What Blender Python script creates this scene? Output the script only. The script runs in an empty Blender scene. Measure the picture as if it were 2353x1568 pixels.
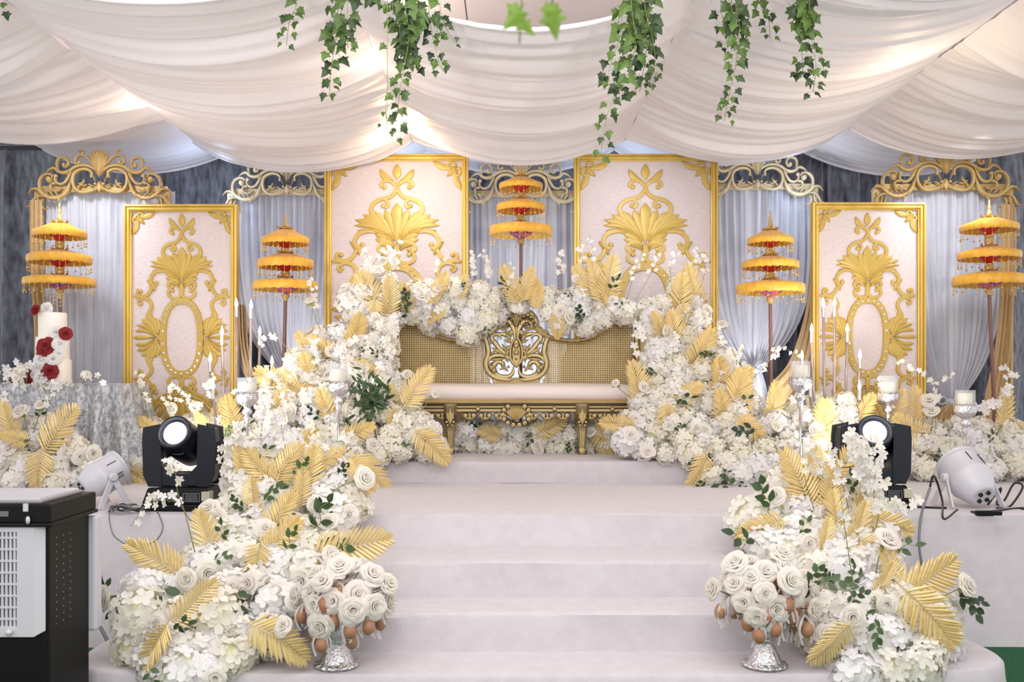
import bpy, math, random
import numpy as np
from mathutils import Vector, Matrix, Quaternion
R = random.Random(7)
PI = math.pi
sc = bpy.context.scene
COL = sc.collection
# ---------------------------------------------------------------- camera, world, lights, exposure
F, CX, HY, ZC = 2288.0, 1176.5, 870.0, 1.42        # focal length in pixels, centre column, horizon row, eye height
cam_d = bpy.data.cameras.new('camera'); cam = bpy.data.objects.new('camera', cam_d); COL.objects.link(cam)
cam.location = (0, 0, ZC); cam.rotation_euler = (PI/2, 0, 0)
cam_d.sensor_width = 36; cam_d.lens = 36*F/2353; cam_d.shift_y = (HY-784)/2353
cam_d.clip_start = .05; cam_d.clip_end = 60
cam_d.dof.use_dof = True; cam_d.dof.focus_distance = 6.6; cam_d.dof.aperture_fstop = 4.0
sc.camera = cam
sc.view_settings.view_transform = 'Standard'; sc.view_settings.look = 'None'
sc.view_settings.gamma = 1; sc.view_settings.use_curve_mapping = False
sc.view_settings.exposure = 0.14
sc.cycles.use_denoising = True
sc.cycles.use_adaptive_sampling = True; sc.cycles.adaptive_threshold = .04
sc.cycles.max_bounces = 7; sc.cycles.diffuse_bounces = 5; sc.cycles.glossy_bounces = 2
sc.cycles.transmission_bounces = 3; sc.cycles.transparent_max_bounces = 6
sc.cycles.caustics_reflective = False; sc.cycles.caustics_refractive = False
w = bpy.data.worlds.new('hall_light'); sc.world = w; w.use_nodes = True
bgn = w.node_tree.nodes['Background']; bgn.inputs[0].default_value = (1, .965, .98, 1); bgn.inputs[1].default_value = 1.05
def lamp(kind, name, loc, energy, color=(1,1,1), size=1, size_y=None, aim=None, spot=60, blend=.6):
    d = bpy.data.lights.new(name, kind); d.energy = energy; d.color = color
    if kind == 'AREA':
        d.size = size
        if size_y: d.shape = 'RECTANGLE'; d.size_y = size_y
    else: d.shadow_soft_size = size
    if kind == 'SPOT': d.spot_size = math.radians(spot); d.spot_blend = blend
    o = bpy.data.objects.new(name, d); COL.objects.link(o); o.location = loc
    if aim is not None: o.rotation_euler = (Vector(aim)-Vector(loc)).to_track_quat('-Z', 'Y').to_euler()
    return o
lamp('AREA', 'front_fill_light', (0, -.6, 3.6), 92, (1,.96,.95), 5, 2.2, aim=(0,7,1.3))  # added soft frontal fill behind the camera, not a seen fixture
for ux in (-2.5, 2.6): lamp('AREA', 'drape_fill_light', (ux, 6.3, .95), 13, (1,.95,.94), .5, .5, aim=(ux*.5,5.6,3.6))  # added fill hidden behind the cascades to brighten the drapes
for ux in (-1.6, 1.6): lamp('SPOT', 'added_spot_on_drapes', (ux, -.8, 1.7), 330, (1,.95,.94), .15, aim=(ux*1.2, 6, 4.45), spot=56, blend=.5)  # added spots behind the camera, raking the drapes for fold contrast
lamp('AREA', 'overhead_fill_light', (0, 3.4, 3.6), 62, (1,.96,.97), 4.5, 1.2, aim=(0,4.9,0))  # added overhead fill to lift the treads above the risers
for lx in (-3.4, -.86, .97, 3.5):
    lamp('SPOT', 'backdrop_spot', (lx, 7.3, 3.15), 42 if abs(lx) > 2 else 36, (.86,.91,1), .08, aim=(lx, 9.4, 1.8), spot=95, blend=1)
lamp('POINT', 'warm_drape_lamp', (-.86, 7.9, 3.28), 11, (1,.74,.48), .05)
lamp('POINT', 'warm_drape_lamp', (-.9, 6.3, 3.6), 9, (1,.80,.6), .05)
lamp('POINT', 'warm_drape_lamp', (2.45, 5.9, 2.95), 9, (1,.76,.5), .06)
lamp('POINT', 'warm_drape_lamp', (-2.75, 7.3, 3.62), 9, (1,.85,.7), .05)
lamp('POINT', 'cool_drape_lamp', (-.9, 9.1, 3.1), 7, (.5,.68,1), .08)
lamp('POINT', 'cool_drape_lamp', (.95, 9.1, 3.1), 6, (.5,.68,1), .08)
lamp('POINT', 'cool_drape_lamp', (-2.7, 8.9, 3.1), 7, (.5,.68,1), .08)
lamp('POINT', 'cool_drape_lamp', (2.6, 8.9, 3.1), 5, (.6,.75,1), .08)
lamp('SPOT', 'warm_footlight', (-2.3, 6.75, .95), 16, (1,.92,.8), .12, aim=(-1.8, 8.6, 1.6), spot=120, blend=1)
lamp('SPOT', 'warm_footlight', (2.35, 6.75, .95), 16, (1,.9,.76), .12, aim=(2.2, 8.6, 1.6), spot=120, blend=1)
for lx, le in ((-2.05, 72), (2.25, 66)): lamp('SPOT', 'curtain_footlight', (lx, 8.7, .8), le, (.94,.95,1), .1, aim=(lx, 9.5, 2.1), spot=110, blend=1)
lamp('SPOT', 'sofa_back_light', (.05, 8.75, .95), 58, (.9,.94,1), .1, aim=(.05, 9.4, 2.2), spot=120, blend=1)

# ---------------------------------------------------------------- helpers
def P(px, py, Y): return Vector(((px-CX)/F*Y, Y, ZC+(HY-py)/F*Y))
def tag(o, label=None, cat=None, group=None, kind=None):
    if label: o['label'] = label
    if cat: o['category'] = cat
    if group: o['group'] = group
    if kind: o['kind'] = kind
    return o
def thing(name, label, cat, loc=(0,0,0), group=None):
    o = bpy.data.objects.new(name, None); COL.objects.link(o); o.location = loc; o.empty_display_size = .05
    return tag(o, label, cat, group)
def put(name, mesh, parent=None, mw=None, loc=None):
    """link an object that shares mesh data; mw is the matrix in world space (parents carry only translations)"""
    o = bpy.data.objects.new(name, mesh); COL.objects.link(o)
    if loc is not None: mw = Matrix.Translation(loc)
    if parent is not None:
        o.parent = parent
        if mw is not None:
            off = Vector(parent.location)
            q = parent.parent
            while q is not None: off += Vector(q.location); q = q.parent
            mw = Matrix.Translation(-off) @ mw
    if mw is not None: o.matrix_basis = mw
    return o
def catmull(pts, n=6):
    pts = [Vector(p) for p in pts]
    if len(pts) < 3:
        a, b = pts[0], pts[-1]; return [a.lerp(b, i/n) for i in range(n+1)]
    out = []
    q = [pts[0]*2-pts[1]] + pts + [pts[-1]*2-pts[-2]]
    for i in range(1, len(q)-2):
        a, b, c, d = q[i-1], q[i], q[i+1], q[i+2]
        for k in range(n):
            t = k/n
            out.append(.5*((2*b)+(c-a)*t+(2*a-5*b+4*c-d)*t*t+(3*b-a-3*c+d)*t*t*t))
    out.append(pts[-1]); return out
FLAT = [(-1,0),(-.86,1),(0,1.08),(.86,1),(1,0)]
ROUND = [(-1,-.5),(-1,.35),(-.6,.85),(0,1),(.6,.85),(1,.35),(1,-.5),(.5,-.9),(-.5,-.9)]
ROUNDG = [(-1,-.5),(-1,.1),(-.76,.62),(-.5,.9),(0,1),(.5,.9),(.76,.62),(1,.1),(1,-.5),(.5,-.9),(-.5,-.9)]
class M:
    def __init__(s, glaze=False): s.v = []; s.f = []; s.mi = []; s.cur = 0; s.glaze = glaze  # the flag gives carving slopes the second, darker material
    def add(s, vs, fs):
        b = len(s.v); s.v += [tuple(p) for p in vs]; s.f += [tuple(b+i for i in f) for f in fs]; s.mi += [s.cur]*len(fs)
    def box(s, c, d, rot=None, taper=1):
        x, y, z = d[0]/2, d[1]/2, d[2]/2; c = Vector(c)
        vs = [Vector((sx*x*(taper if sz > 0 else 1), sy*y*(taper if sz > 0 else 1), sz*z)) for sx in (-1,1) for sy in (-1,1) for sz in (-1,1)]
        if rot is not None: vs = [rot @ q for q in vs]
        s.add([c+q for q in vs], [(0,1,3,2),(4,6,7,5),(0,4,5,1),(2,3,7,6),(0,2,6,4),(1,5,7,3)])
    def tube(s, path, r, n=6, cap=True):
        path = [Vector(p) for p in path]; m = len(path)
        rs = r if isinstance(r, (list, tuple)) else [r]*m
        vs = []; fs = []; up = None
        for i, p in enumerate(path):
            t = (path[min(i+1, m-1)]-path[max(i-1, 0)])
            t = t.normalized() if t.length > 1e-9 else Vector((0,0,1))
            if up is None: up = t.orthogonal().normalized()
            up = (up-t*up.dot(t)); up = up.normalized() if up.length > 1e-6 else t.orthogonal().normalized()
            bb = t.cross(up)
            for k in range(n):
                a = 2*PI*k/n; vs.append(p+(up*math.cos(a)+bb*math.sin(a))*rs[i])
        for i in range(m-1):
            for k in range(n): k2 = (k+1) % n; fs.append((i*n+k, i*n+k2, (i+1)*n+k2, (i+1)*n+k))
        if cap: fs.append(tuple(range(n))[::-1]); fs.append(tuple((m-1)*n+k for k in range(n)))
        s.add(vs, fs)
    def lathe(s, prof, n=24, mat=None, fn=None):
        """prof: (r, z) pairs; mat maps local to world; fn(a, r, z) -> (r, z) modulates"""
        vs = []; fs = []; m = len(prof)
        for (r, z) in prof:
            for k in range(n):
                a = 2*PI*k/n; rr, zz = fn(a, r, z) if fn else (r, z)
                p = Vector((rr*math.cos(a), rr*math.sin(a), zz)); vs.append(mat @ p if mat is not None else p)
        for i in range(m-1):
            for k in range(n): k2 = (k+1) % n; fs.append((i*n+k, i*n+k2, (i+1)*n+k2, (i+1)*n+k))
        if prof[0][0] > 1e-5: fs.append(tuple(range(n))[::-1])
        if prof[-1][0] > 1e-5: fs.append(tuple((m-1)*n+k for k in range(n)))
        s.add(vs, fs)
    def ball(s, c, r, n=8, m=5, sc3=(1,1,1)):
        mt = Matrix.Translation(c) @ Matrix.Diagonal((sc3[0], sc3[1], sc3[2], 1))
        s.lathe([(r*math.sin(PI*i/m) + 1e-6, -r*math.cos(PI*i/m)) for i in range(m+1)], n, mt)
    def grid(s, fn, nu, nv, wrap=False):
        vs = [fn(i/nu, j/nv) for j in range(nv+1) for i in range(nu+1)]
        s.add(vs, [(j*(nu+1)+i, j*(nu+1)+i+1, (j+1)*(nu+1)+i+1, (j+1)*(nu+1)+i) for j in range(nv) for i in range(nu)])
    # carving in the XZ plane at depth Y, standing out towards the camera
    def stroke(s, pts, wd, Y, h, prof=FLAT, n=6, ends=.35, scale=1, o=(0,0), flip=1):
        if s.glaze and prof is ROUND: prof = ROUNDG
        pts = [Vector((o[0]+flip*p[0]*(scale if not isinstance(scale, tuple) else scale[0]), o[1]+p[1]*(scale if not isinstance(scale, tuple) else scale[1]), 0)) for p in pts]
        c = catmull(pts, n); m = len(c); k = len(prof); vs = []; fs = []
        for i, p in enumerate(c):
            t = (c[min(i+1, m-1)]-c[max(i-1, 0)]).normalized(); nn = Vector((-t.y, t.x, 0))
            u = i/(m-1)
            if isinstance(wd, (list, tuple)):
                q = u*(len(wd)-1); a = min(int(q), len(wd)-2); ww = wd[a]+(wd[a+1]-wd[a])*(q-a)
            else: ww = wd
            e = min(1, ends+(1-ends)*min(u, 1-u)*8)
            for (a, b) in prof:
                q = p+nn*(a*ww*e); vs.append((q.x, Y-b*h*(.6+.4*e), q.y))
        if s.glaze and prof is ROUND: pass
        closed = prof is ROUND or prof is ROUNDG
        for i in range(m-1):
            for j in range(k if closed else k-1):
                j2 = (j+1) % k; fs.append((i*k+j, (i+1)*k+j, (i+1)*k+j2, i*k+j2))
        fs.append(tuple(range(k))); fs.append(tuple((m-1)*k+j for j in range(k))[::-1])
        s.add(vs, fs)
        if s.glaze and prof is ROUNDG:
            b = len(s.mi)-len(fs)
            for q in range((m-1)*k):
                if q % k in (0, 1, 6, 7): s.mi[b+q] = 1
    def disc(s, x, z, r, Y, h, n=12, rx=None):
        rx = rx or r
        vs = []; 
        for (q, hh) in ((1,0),(.74 if s.glaze else .85,1),(.35,1.25)):
            vs += [(x+rx*q*math.cos(2*PI*k/n), Y-h*hh, z+r*q*math.sin(2*PI*k/n)) for k in range(n)]
        fs = [(i*n+k, i*n+(k+1) % n, (i+1)*n+(k+1) % n, (i+1)*n+k) for i in range(2) for k in range(n)]
        fs.append(tuple(2*n+k for k in range(n))); s.add(vs, fs)
        if s.glaze:
            b = len(s.mi)-len(fs)
            for q in range(n): s.mi[b+q] = 1
    def petal(s, a, b, w_, Y, h, scale=1, o=(0,0), flip=1, bend=0, peak=.6):
        sx, sz = scale if isinstance(scale, tuple) else (scale, scale)
        a = Vector((o[0]+flip*a[0]*sx, o[1]+a[1]*sz)); b = Vector((o[0]+flip*b[0]*sx, o[1]+b[1]*sz))
        d = b-a; nn = Vector((-d.y, d.x)).normalized(); L = d.length; vs = []; n = 7
        for i in range(n+1):
            t = i/n
            ww = w_*(.16+.84*math.sin(PI/2*min(1, t/peak))) if t < peak else w_*max(0.02, math.cos(PI/2*(t-peak)/(1-peak)))**.8
            c = a+d*t+nn*(bend*flip*L*math.sin(PI*t))
            hh = h*(1 if t < .95 else .5)
            for (q, z) in (((-1,0),(-.72,.75),(0,1.1),(.72,.75),(1,0)) if s.glaze else ((-1,0),(-.9,.75),(0,1.1),(.9,.75),(1,0))):
                p = c+nn*(q*ww); vs.append((p.x, Y-z*hh, p.y))
        fs = [(i*5+j, (i+1)*5+j, (i+1)*5+j+1, i*5+j+1) for i in range(n) for j in range(4)]
        s.add(vs, fs)
        if s.glaze:
            b = len(s.mi)-len(fs)
            for q in range(0, len(fs)):
                if q % 4 in (0, 3): s.mi[b+q] = 1
    def mesh(s, name, mats, smooth=True, fixn=False):
        me = bpy.data.meshes.new(name); me.from_pydata(s.v, [], s.f)
        if not isinstance(mats, (list, tuple)): mats = [mats]
        for m_ in mats: me.materials.append(m_)
        if len(mats) > 1: me.polygons.foreach_set('material_index', s.mi)
        me.validate()
        if smooth:
            me.polygons.foreach_set('use_smooth', [True]*len(me.polygons))
            if smooth == 'auto': me.set_sharp_from_angle(angle=math.radians(38))
        me.update(); return me
    def obj(s, name, mats, parent=None, smooth='auto', label=None):
        o = put(name, s.mesh(name, mats, smooth), parent)
        if parent is not None:
            off = Vector(parent.location); q = parent.parent
            while q is not None: off += Vector(q.location); q = q.parent
            o.location = -off
        if label: o['label'] = label
        return o
def bevel(o, wd=.005, seg=2):
    m_ = o.modifiers.new('bevel', 'BEVEL'); m_.width = wd; m_.segments = seg; m_.limit_method = 'ANGLE'; return o

# ---------------------------------------------------------------- materials
def srgb(r, g, b):
    f = lambda c: (c/255/12.92) if c/255 <= .04045 else ((c/255+.055)/1.055)**2.4
    return (f(r), f(g), f(b), 1)
def mat(name, col, rough=.6, metal=0, col2=None, nscale=8, bump=0, bscale=60, sheen=0, transl=0, emit=None, estr=0, alpha=None, stretch=None, ramp=(.35,.65), rand=0, pointy=None, detail=4, spec=None):
    m_ = bpy.data.materials.new(name); m_.use_nodes = True; nt = m_.node_tree; N = nt.nodes; L = nt.links
    b = N['Principled BSDF']; out = N['Material Output']
    b.inputs['Base Color'].default_value = col; b.inputs['Roughness'].default_value = rough; b.inputs['Metallic'].default_value = metal
    if spec is not None: b.inputs['Specular IOR Level'].default_value = spec
    if sheen: b.inputs['Sheen Weight'].default_value = sheen
    tc = N.new('ShaderNodeTexCoord'); mp = N.new('ShaderNodeMapping'); L.new(tc.outputs['Object'], mp.inputs[0])
    if stretch: mp.inputs['Scale'].default_value = stretch
    colsock = None
    if col2 is not None:
        nz = N.new('ShaderNodeTexNoise'); nz.inputs['Scale'].default_value = nscale; nz.inputs['Detail'].default_value = detail; L.new(mp.outputs[0], nz.inputs['Vector'])
        rp = N.new('ShaderNodeValToRGB'); rp.color_ramp.elements[0].position = ramp[0]; rp.color_ramp.elements[1].position = ramp[1]
        rp.color_ramp.elements[0].color = col; rp.color_ramp.elements[1].color = col2
        L.new(nz.outputs[0], rp.inputs[0]); colsock = rp.outputs[0]
    if rand:
        oi = N.new('ShaderNodeObjectInfo'); rp2 = N.new('ShaderNodeValToRGB'); rp2.color_ramp.elements[0].color = col; rp2.color_ramp.elements[1].color = rand
        L.new(oi.outputs['Random'], rp2.inputs[0])
        if colsock is None: colsock = rp2.outputs[0]
        else:
            mx = N.new('ShaderNodeMix'); mx.data_type = 'RGBA'; mx.inputs[0].default_value = .5; L.new(colsock, mx.inputs[6]); L.new(rp2.outputs[0], mx.inputs[7]); colsock = mx.outputs[2]
    if pointy is not None:
        g = N.new('ShaderNodeNewGeometry'); rp3 = N.new('ShaderNodeValToRGB'); rp3.color_ramp.elements[0].position = .42; rp3.color_ramp.elements[1].position = .52
        rp3.color_ramp.elements[0].color = pointy; rp3.color_ramp.elements[1].color = col; L.new(g.outputs['Pointiness'], rp3.inputs[0]); colsock = rp3.outputs[0]
    if colsock is not None: L.new(colsock, b.inputs['Base Color'])
    if bump:
        nb = N.new('ShaderNodeTexNoise'); nb.inputs['Scale'].default_value = bscale; nb.inputs['Detail'].default_value = 3; L.new(mp.outputs[0], nb.inputs['Vector'])
        bp = N.new('ShaderNodeBump'); bp.inputs['Strength'].default_value = bump; bp.inputs['Distance'].default_value = .01
        L.new(nb.outputs[0], bp.inputs['Height']); L.new(bp.outputs[0], b.inputs['Normal'])
    if emit: b.inputs['Emission Color'].default_value = emit; b.inputs['Emission Strength'].default_value = estr
    last = b.outputs[0]
    if transl:
        tr = N.new('ShaderNodeBsdfTranslucent'); tr.inputs[0].default_value = col
        if colsock is not None: L.new(colsock, tr.inputs[0])
        ms = N.new('ShaderNodeMixShader'); ms.inputs[0].default_value = transl; L.new(last, ms.inputs[1]); L.new(tr.outputs[0], ms.inputs[2]); last = ms.outputs[0]
    if alpha is not None:
        tp = N.new('ShaderNodeBsdfTransparent'); ms = N.new('ShaderNodeMixShader'); ms.inputs[0].default_value = alpha
        L.new(tp.outputs[0], ms.inputs[1]); L.new(last, ms.inputs[2]); last = ms.outputs[0]
    L.new(last, out.inputs[0]); return m_
W_CLOTH = mat('white_felt_cloth', srgb(203,197,200), .9, 0, srgb(197,191,195), 14, bump=.25, bscale=90, sheen=.2)
W_DRAPE = mat('white_drape_satin', srgb(243,238,239), .5, 0, bump=.12, bscale=25, stretch=(1,9,1), transl=.28)
W_SHEER = mat('white_sheer_voile', srgb(234,234,240), .75, 0, srgb(222,223,232), 5, bump=.15, bscale=40, stretch=(6,1,.6), transl=.22)
VELVET = mat('grey_crushed_velvet', srgb(66,68,76), .6, 0, srgb(142,148,163), 9, bump=.4, bscale=30, sheen=.5, stretch=(2.6,1,.8), ramp=(.3,.72), detail=12)
SILVER_V = mat('silver_crushed_velvet', srgb(132,134,138), .36, .3, srgb(190,192,196), 34, bump=.7, bscale=70, sheen=.5, stretch=(1.3,1,.8), ramp=(.38,.62), detail=12)
FRINGE = mat('beige_fringe', srgb(206,176,132), .85, 0, srgb(182,150,105), 60, stretch=(14,1,.3))
GOLD_F = mat('gold_frame_paint', srgb(226,194,96), .35, .25, srgb(208,172,78), 6, stretch=(1,1,.3))
GOLD_C = mat('gold_carving_paint', srgb(200,170,86), .42, .12, srgb(192,160,76), 5)
GOLD_A = mat('matte_gold_arch_paint', srgb(200,170,112), .5, .05, srgb(188,156,98), 7)
GOLD_P = mat('pale_gold_arch_paint', srgb(214,196,158), .5, .15, srgb(200,180,140), 7)
FUR = mat('pinkish_white_plush', srgb(222,210,209), .95, 0, srgb(212,200,200), 30, bump=.6, bscale=28, stretch=(1,1,2.4))
GEM = mat('rhinestone', srgb(240,240,245), .08, .75)
YEL = mat('yellow_satin', srgb(240,186,62), .42, 0, srgb(228,166,44), 14, bump=.3, bscale=60, sheen=.3)
YELD = mat('gold_fringe_ornament', srgb(212,172,92), .4, .3)
RED = mat('red_lacquer', srgb(190,42,38), .4)
PINK = mat('painted_red_hub', srgb(226,110,100), .5, 0, srgb(90,80,170), 40, ramp=(.5,.55))
BROWN = mat('brown_wood_pole', srgb(122,86,78), .45)
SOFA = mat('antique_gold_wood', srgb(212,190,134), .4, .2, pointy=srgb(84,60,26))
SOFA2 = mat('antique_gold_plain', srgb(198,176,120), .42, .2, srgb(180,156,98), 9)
SOFAD = mat('dark_bronze_edge', srgb(96,72,34), .5, .3)  # dark bronze on the outer slopes of the sofa carving
CANE = mat('woven_cane', srgb(222,204,162), .6, 0, srgb(208,188,142), 3)
LINING = mat('brown_back_lining', srgb(150,124,80), .85, 0, srgb(130,104,64), 6)
SEAT = mat('blush_satin_cushion', srgb(236,224,219), .55, 0, bump=.1, bscale=20, sheen=.2)
PETAL = mat('white_petal', srgb(246,242,229), .7, 0, rand=srgb(247,246,247), transl=.35, spec=.2)
CORE = mat('cream_flower_heart', srgb(228,226,184), .9, 0, rand=srgb(236,234,212))
ROSE = mat('ivory_rose_petal', srgb(252,249,240), .6, 0, rand=srgb(252,246,240), transl=.5, spec=.25)
REDROSE = mat('deep_red_rose_petal', srgb(136,16,22), .6, 0, transl=.1)
GLEAF = mat('gold_leaf_foil', srgb(236,208,138), .34, .22, srgb(248,226,164), 12, rand=srgb(242,220,164), bump=.3, bscale=50, transl=.2)
GREEN = mat('dark_green_leaf', srgb(24,48,28), .45, 0, rand=srgb(74,100,54), transl=.15)
STEM = mat('green_stem', srgb(128,130,84), .6)
IVY = mat('ivy_leaf', srgb(22,44,18), .5, 0, rand=srgb(84,112,42), transl=.2)
IVYF = mat('pale_ivy_leaf', srgb(112,146,44), .5, 0, transl=.2)
FOAM = mat('pale_floral_foam', srgb(196,198,166), .95, 0, srgb(222,222,204), 30)
BLACK = mat('black_plastic', srgb(8,8,9), .5, spec=.25)
NAVY = mat('dark_lamp_housing', srgb(14,18,30), .4)
GREYT = mat('grey_print', srgb(150,150,155), .6)
WPLAS = mat('white_plastic', srgb(204,202,208), .35)
SLOT = mat('dark_slot', srgb(26,26,28), .8)
LENS = mat('lit_lens', srgb(255,255,255), .2, emit=(.86,.92,1,1), estr=5)
BULB = mat('lit_bulb', srgb(255,246,230), .3, emit=(1,.86,.62,1), estr=14)
SILVER = mat('polished_silver', srgb(226,224,226), .16, .95, bump=.9, bscale=70)
CHROME = mat('satin_silver_rod', srgb(196,190,192), .25, .8)
GLASS = mat('clear_glass', srgb(235,240,245), .05, 0, alpha=.24, spec=1)
ACRYL = mat('smoked_acrylic', srgb(146,134,134), .25, .2, alpha=.86)
WAX = mat('ivory_wax', srgb(240,230,202), .5, 0, transl=.2, emit=(1,.86,.6,1), estr=.08)
EGG = mat('brown_eggshell', srgb(178,132,102), .45, 0, rand=srgb(162,114,84))
RIBBON = mat('white_organza_ribbon', srgb(240,236,236), .4, 0, transl=.4)
CAKE = mat('white_fondant', srgb(244,238,228), .5)
CARPET = mat('green_carpet', srgb(20,92,50), .95, 0, srgb(14,70,38), 60, bump=.5, bscale=150)
CEILM = mat('white_ceiling_board', srgb(228,224,226), .8, 0, bump=.05)
WALLM = mat('grey_wall_paint', srgb(120,122,130), .9, 0, bump=.05)
CABLE = mat('black_cable', srgb(24,24,26), .5)
GCABLE = mat('grey_cable', srgb(120,122,126), .5)

# ---------------------------------------------------------------- structure
def struct(name, m_, mt, parent=None, smooth=False):
    o = m_.obj(name, mt, parent, smooth)
    if parent is None: o['kind'] = 'structure'
    return o
m = M(); m.box((0, 5.2, -.05), (14, 11, .1)); struct('floor', m, CARPET)
m = M(); m.box((0, 10.3, 1.9), (14, .1, 3.9)); struct('wall_back', m, WALLM)
m = M(); m.box((0, 7.0, 3.87), (14, 7, .04)); ceil = struct('ceiling', m, CEILM)
m = M(); m.box((0,0,0), (1.19, 1.19, .02)); pm = m.mesh('ceiling_panel', CEILM, False)
for i in range(-4, 5):
    for j in range(3): put('ceiling_panel', pm, ceil, loc=(i*1.2+.3, 3.3+j*1.2+.6, 3.835))

# ---------------------------------------------------------------- stage and steps
stage = thing('stage', 'white cloth covered stage with three wide front steps and a raised sofa tier', 'stage', (0, 5.4, 0))
def slab(name, x0, x1, y0, y1, z0, z1, flare=0, r=.018, label=None):
    """cloth-wrapped block: rounded front lip, gently uneven hem"""
    m = M(); rr = random.Random(name+str(x0))
    ph = [rr.uniform(0, 6) for _ in range(4)]
    prof = [(y1, z1)] + [(y0+.35, z1), (y0+.1, z1), (y0+r, z1), (y0+r*.3, z1-r*.3), (y0, z1-r), (y0-flare*.3, z1-(z1-z0)*.4), (y0-flare*.7, z1-(z1-z0)*.75), (y0-flare, z0)]
    nx = 60
    def fn(u, v):
        i = round(v*(len(prof)-1)); y, z = prof[i]; x = x0+(x1-x0)*u
        wob = .004*math.sin(x*3.1+ph[0])+.003*math.sin(x*7.7+ph[1])+.002*math.sin(x*17+ph[2])
        if i >= 5: y += wob*(1+flare*12*(i-4)*math.sin(x*5+ph[3]))
        if 1 <= i <= 3: z += wob*.5
        return (x, y, z)
    m.grid(fn, nx, len(prof)-1)
    for xs in (x0, x1):
        m.add([(xs, y0-flare, z0), (xs, y0, z1-r), (xs, y0+r, z1), (xs, y1, z1), (xs, y1, z0)], [(0,1,2,3,4)])
    m.add([(x0, y1, z0), (x1, y1, z0), (x1, y1, z1), (x0, y1, z1)], [(0,1,2,3)])
    return m.obj(name, W_CLOTH, stage, 'auto', label)
slab('deck', -5.0, 5.0, 5.41, 9.9, 0, .68, flare=.16)
slab('step', -1.72, 1.82, 4.92, 5.42, 0, .51, flare=.01)
slab('step', -1.76, 1.86, 4.56, 4.93, 0, .34, flare=.01)
# lowest landing with rounded cloth corners
m = M(); pts = []
for (x, y) in ((-1.84,5.1),(-1.92,4.9),(-1.95,4.6),(-1.90,4.36),(-1.78,4.26),(-1.5,4.22),(-.5,4.2),(.6,4.2),(1.6,4.22),(1.9,4.26),(2.10,4.33),(2.2,4.46),(2.2,4.7),(2.12,4.95),(1.95,5.1)): pts.append(Vector((x, y, 0)))
c = catmull(pts, 4); k = len(c)
rings = []
for (off, z) in ((-.04, .17), (-.012, .168), (0, .155), (.006, .09), (.02, .0)):
    ring = []
    for i, p in enumerate(c):
        t = (c[min(i+1, k-1)]-c[max(i-1, 0)]).normalized(); nn = Vector((t.y, -t.x, 0)) * 1
        ring.append(p-nn*-off + Vector((0,0,z)))
    rings.append(ring)
vs = [v for r_ in rings for v in r_]
fs = [(a*k+i, a*k+i+1, (a+1)*k+i+1, (a+1)*k+i) for a in range(4) for i in range(k-1)] + [tuple(range(k))]
m.add(vs, fs); m.obj('step', W_CLOTH, stage, 'auto')
slab('sofa_tier', -1.75, 1.75, 7.05, 9.0, .68, .832, flare=.0)

# ---------------------------------------------------------------- backdrop velvet curtains
def curtain_mesh(x0, x1, z0, z1, Y, nf, amp, seed, nu=None, nv=10, sway=.02):
    rr = random.Random(seed); nu = nu or int(nf*8); ph = [rr.uniform(0, 6.28) for _ in range(6)]
    m = M()
    def fn(u, v):
        x = x0+(x1-x0)*u + sway*math.sin(v*3+ph[0]+u*4)*v
        uu = u*nf+.5*math.sin(u*7+ph[1])+.3*math.sin(u*17+ph[2])
        a = amp*(.35+.65*v)*(.7+.3*math.sin(u*11+ph[3]))
        s_ = math.sin(2*PI*uu); y = Y + a*(abs(s_)**.7*(1 if s_ > 0 else -1)) + .3*a*math.sin(2*PI*uu*2.3+ph[4]+v)
        return (x, y, z1+(z0-z1)*v)
    m.grid(fn, nu, nv); return m
for (x0, x1, lab) in ((-5.2,-3.0,'dark grey crushed velvet curtain at far left behind the cake'), (-3.0,-1.1,'grey velvet curtain lit bluish left of the left tall gold panel'),
                      (-1.1,1.15,'grey velvet curtain behind the sofa and middle arch'), (1.15,3.1,'blue grey velvet curtain right of the right tall gold panel'), (3.1,5.3,'dark grey velvet curtain at far right edge')):
    o = curtain_mesh(x0-.02, x1+.02, .66, 3.66, 9.75, (x1-x0)*4.5, .12, x0).obj('velvet_curtain', VELVET, None, True)
    tag(o, lab, 'curtain', 'velvet backdrop curtains')
m = M(); m.tube([(-5.3,9.72,3.67),(5.4,9.72,3.67)], .018, 8); tag(m.obj('curtain_rail', mat('dark_rail', srgb(50,52,62), .5)), 'dark rail above the grey velvet curtains under the drapes', 'rail')

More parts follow.
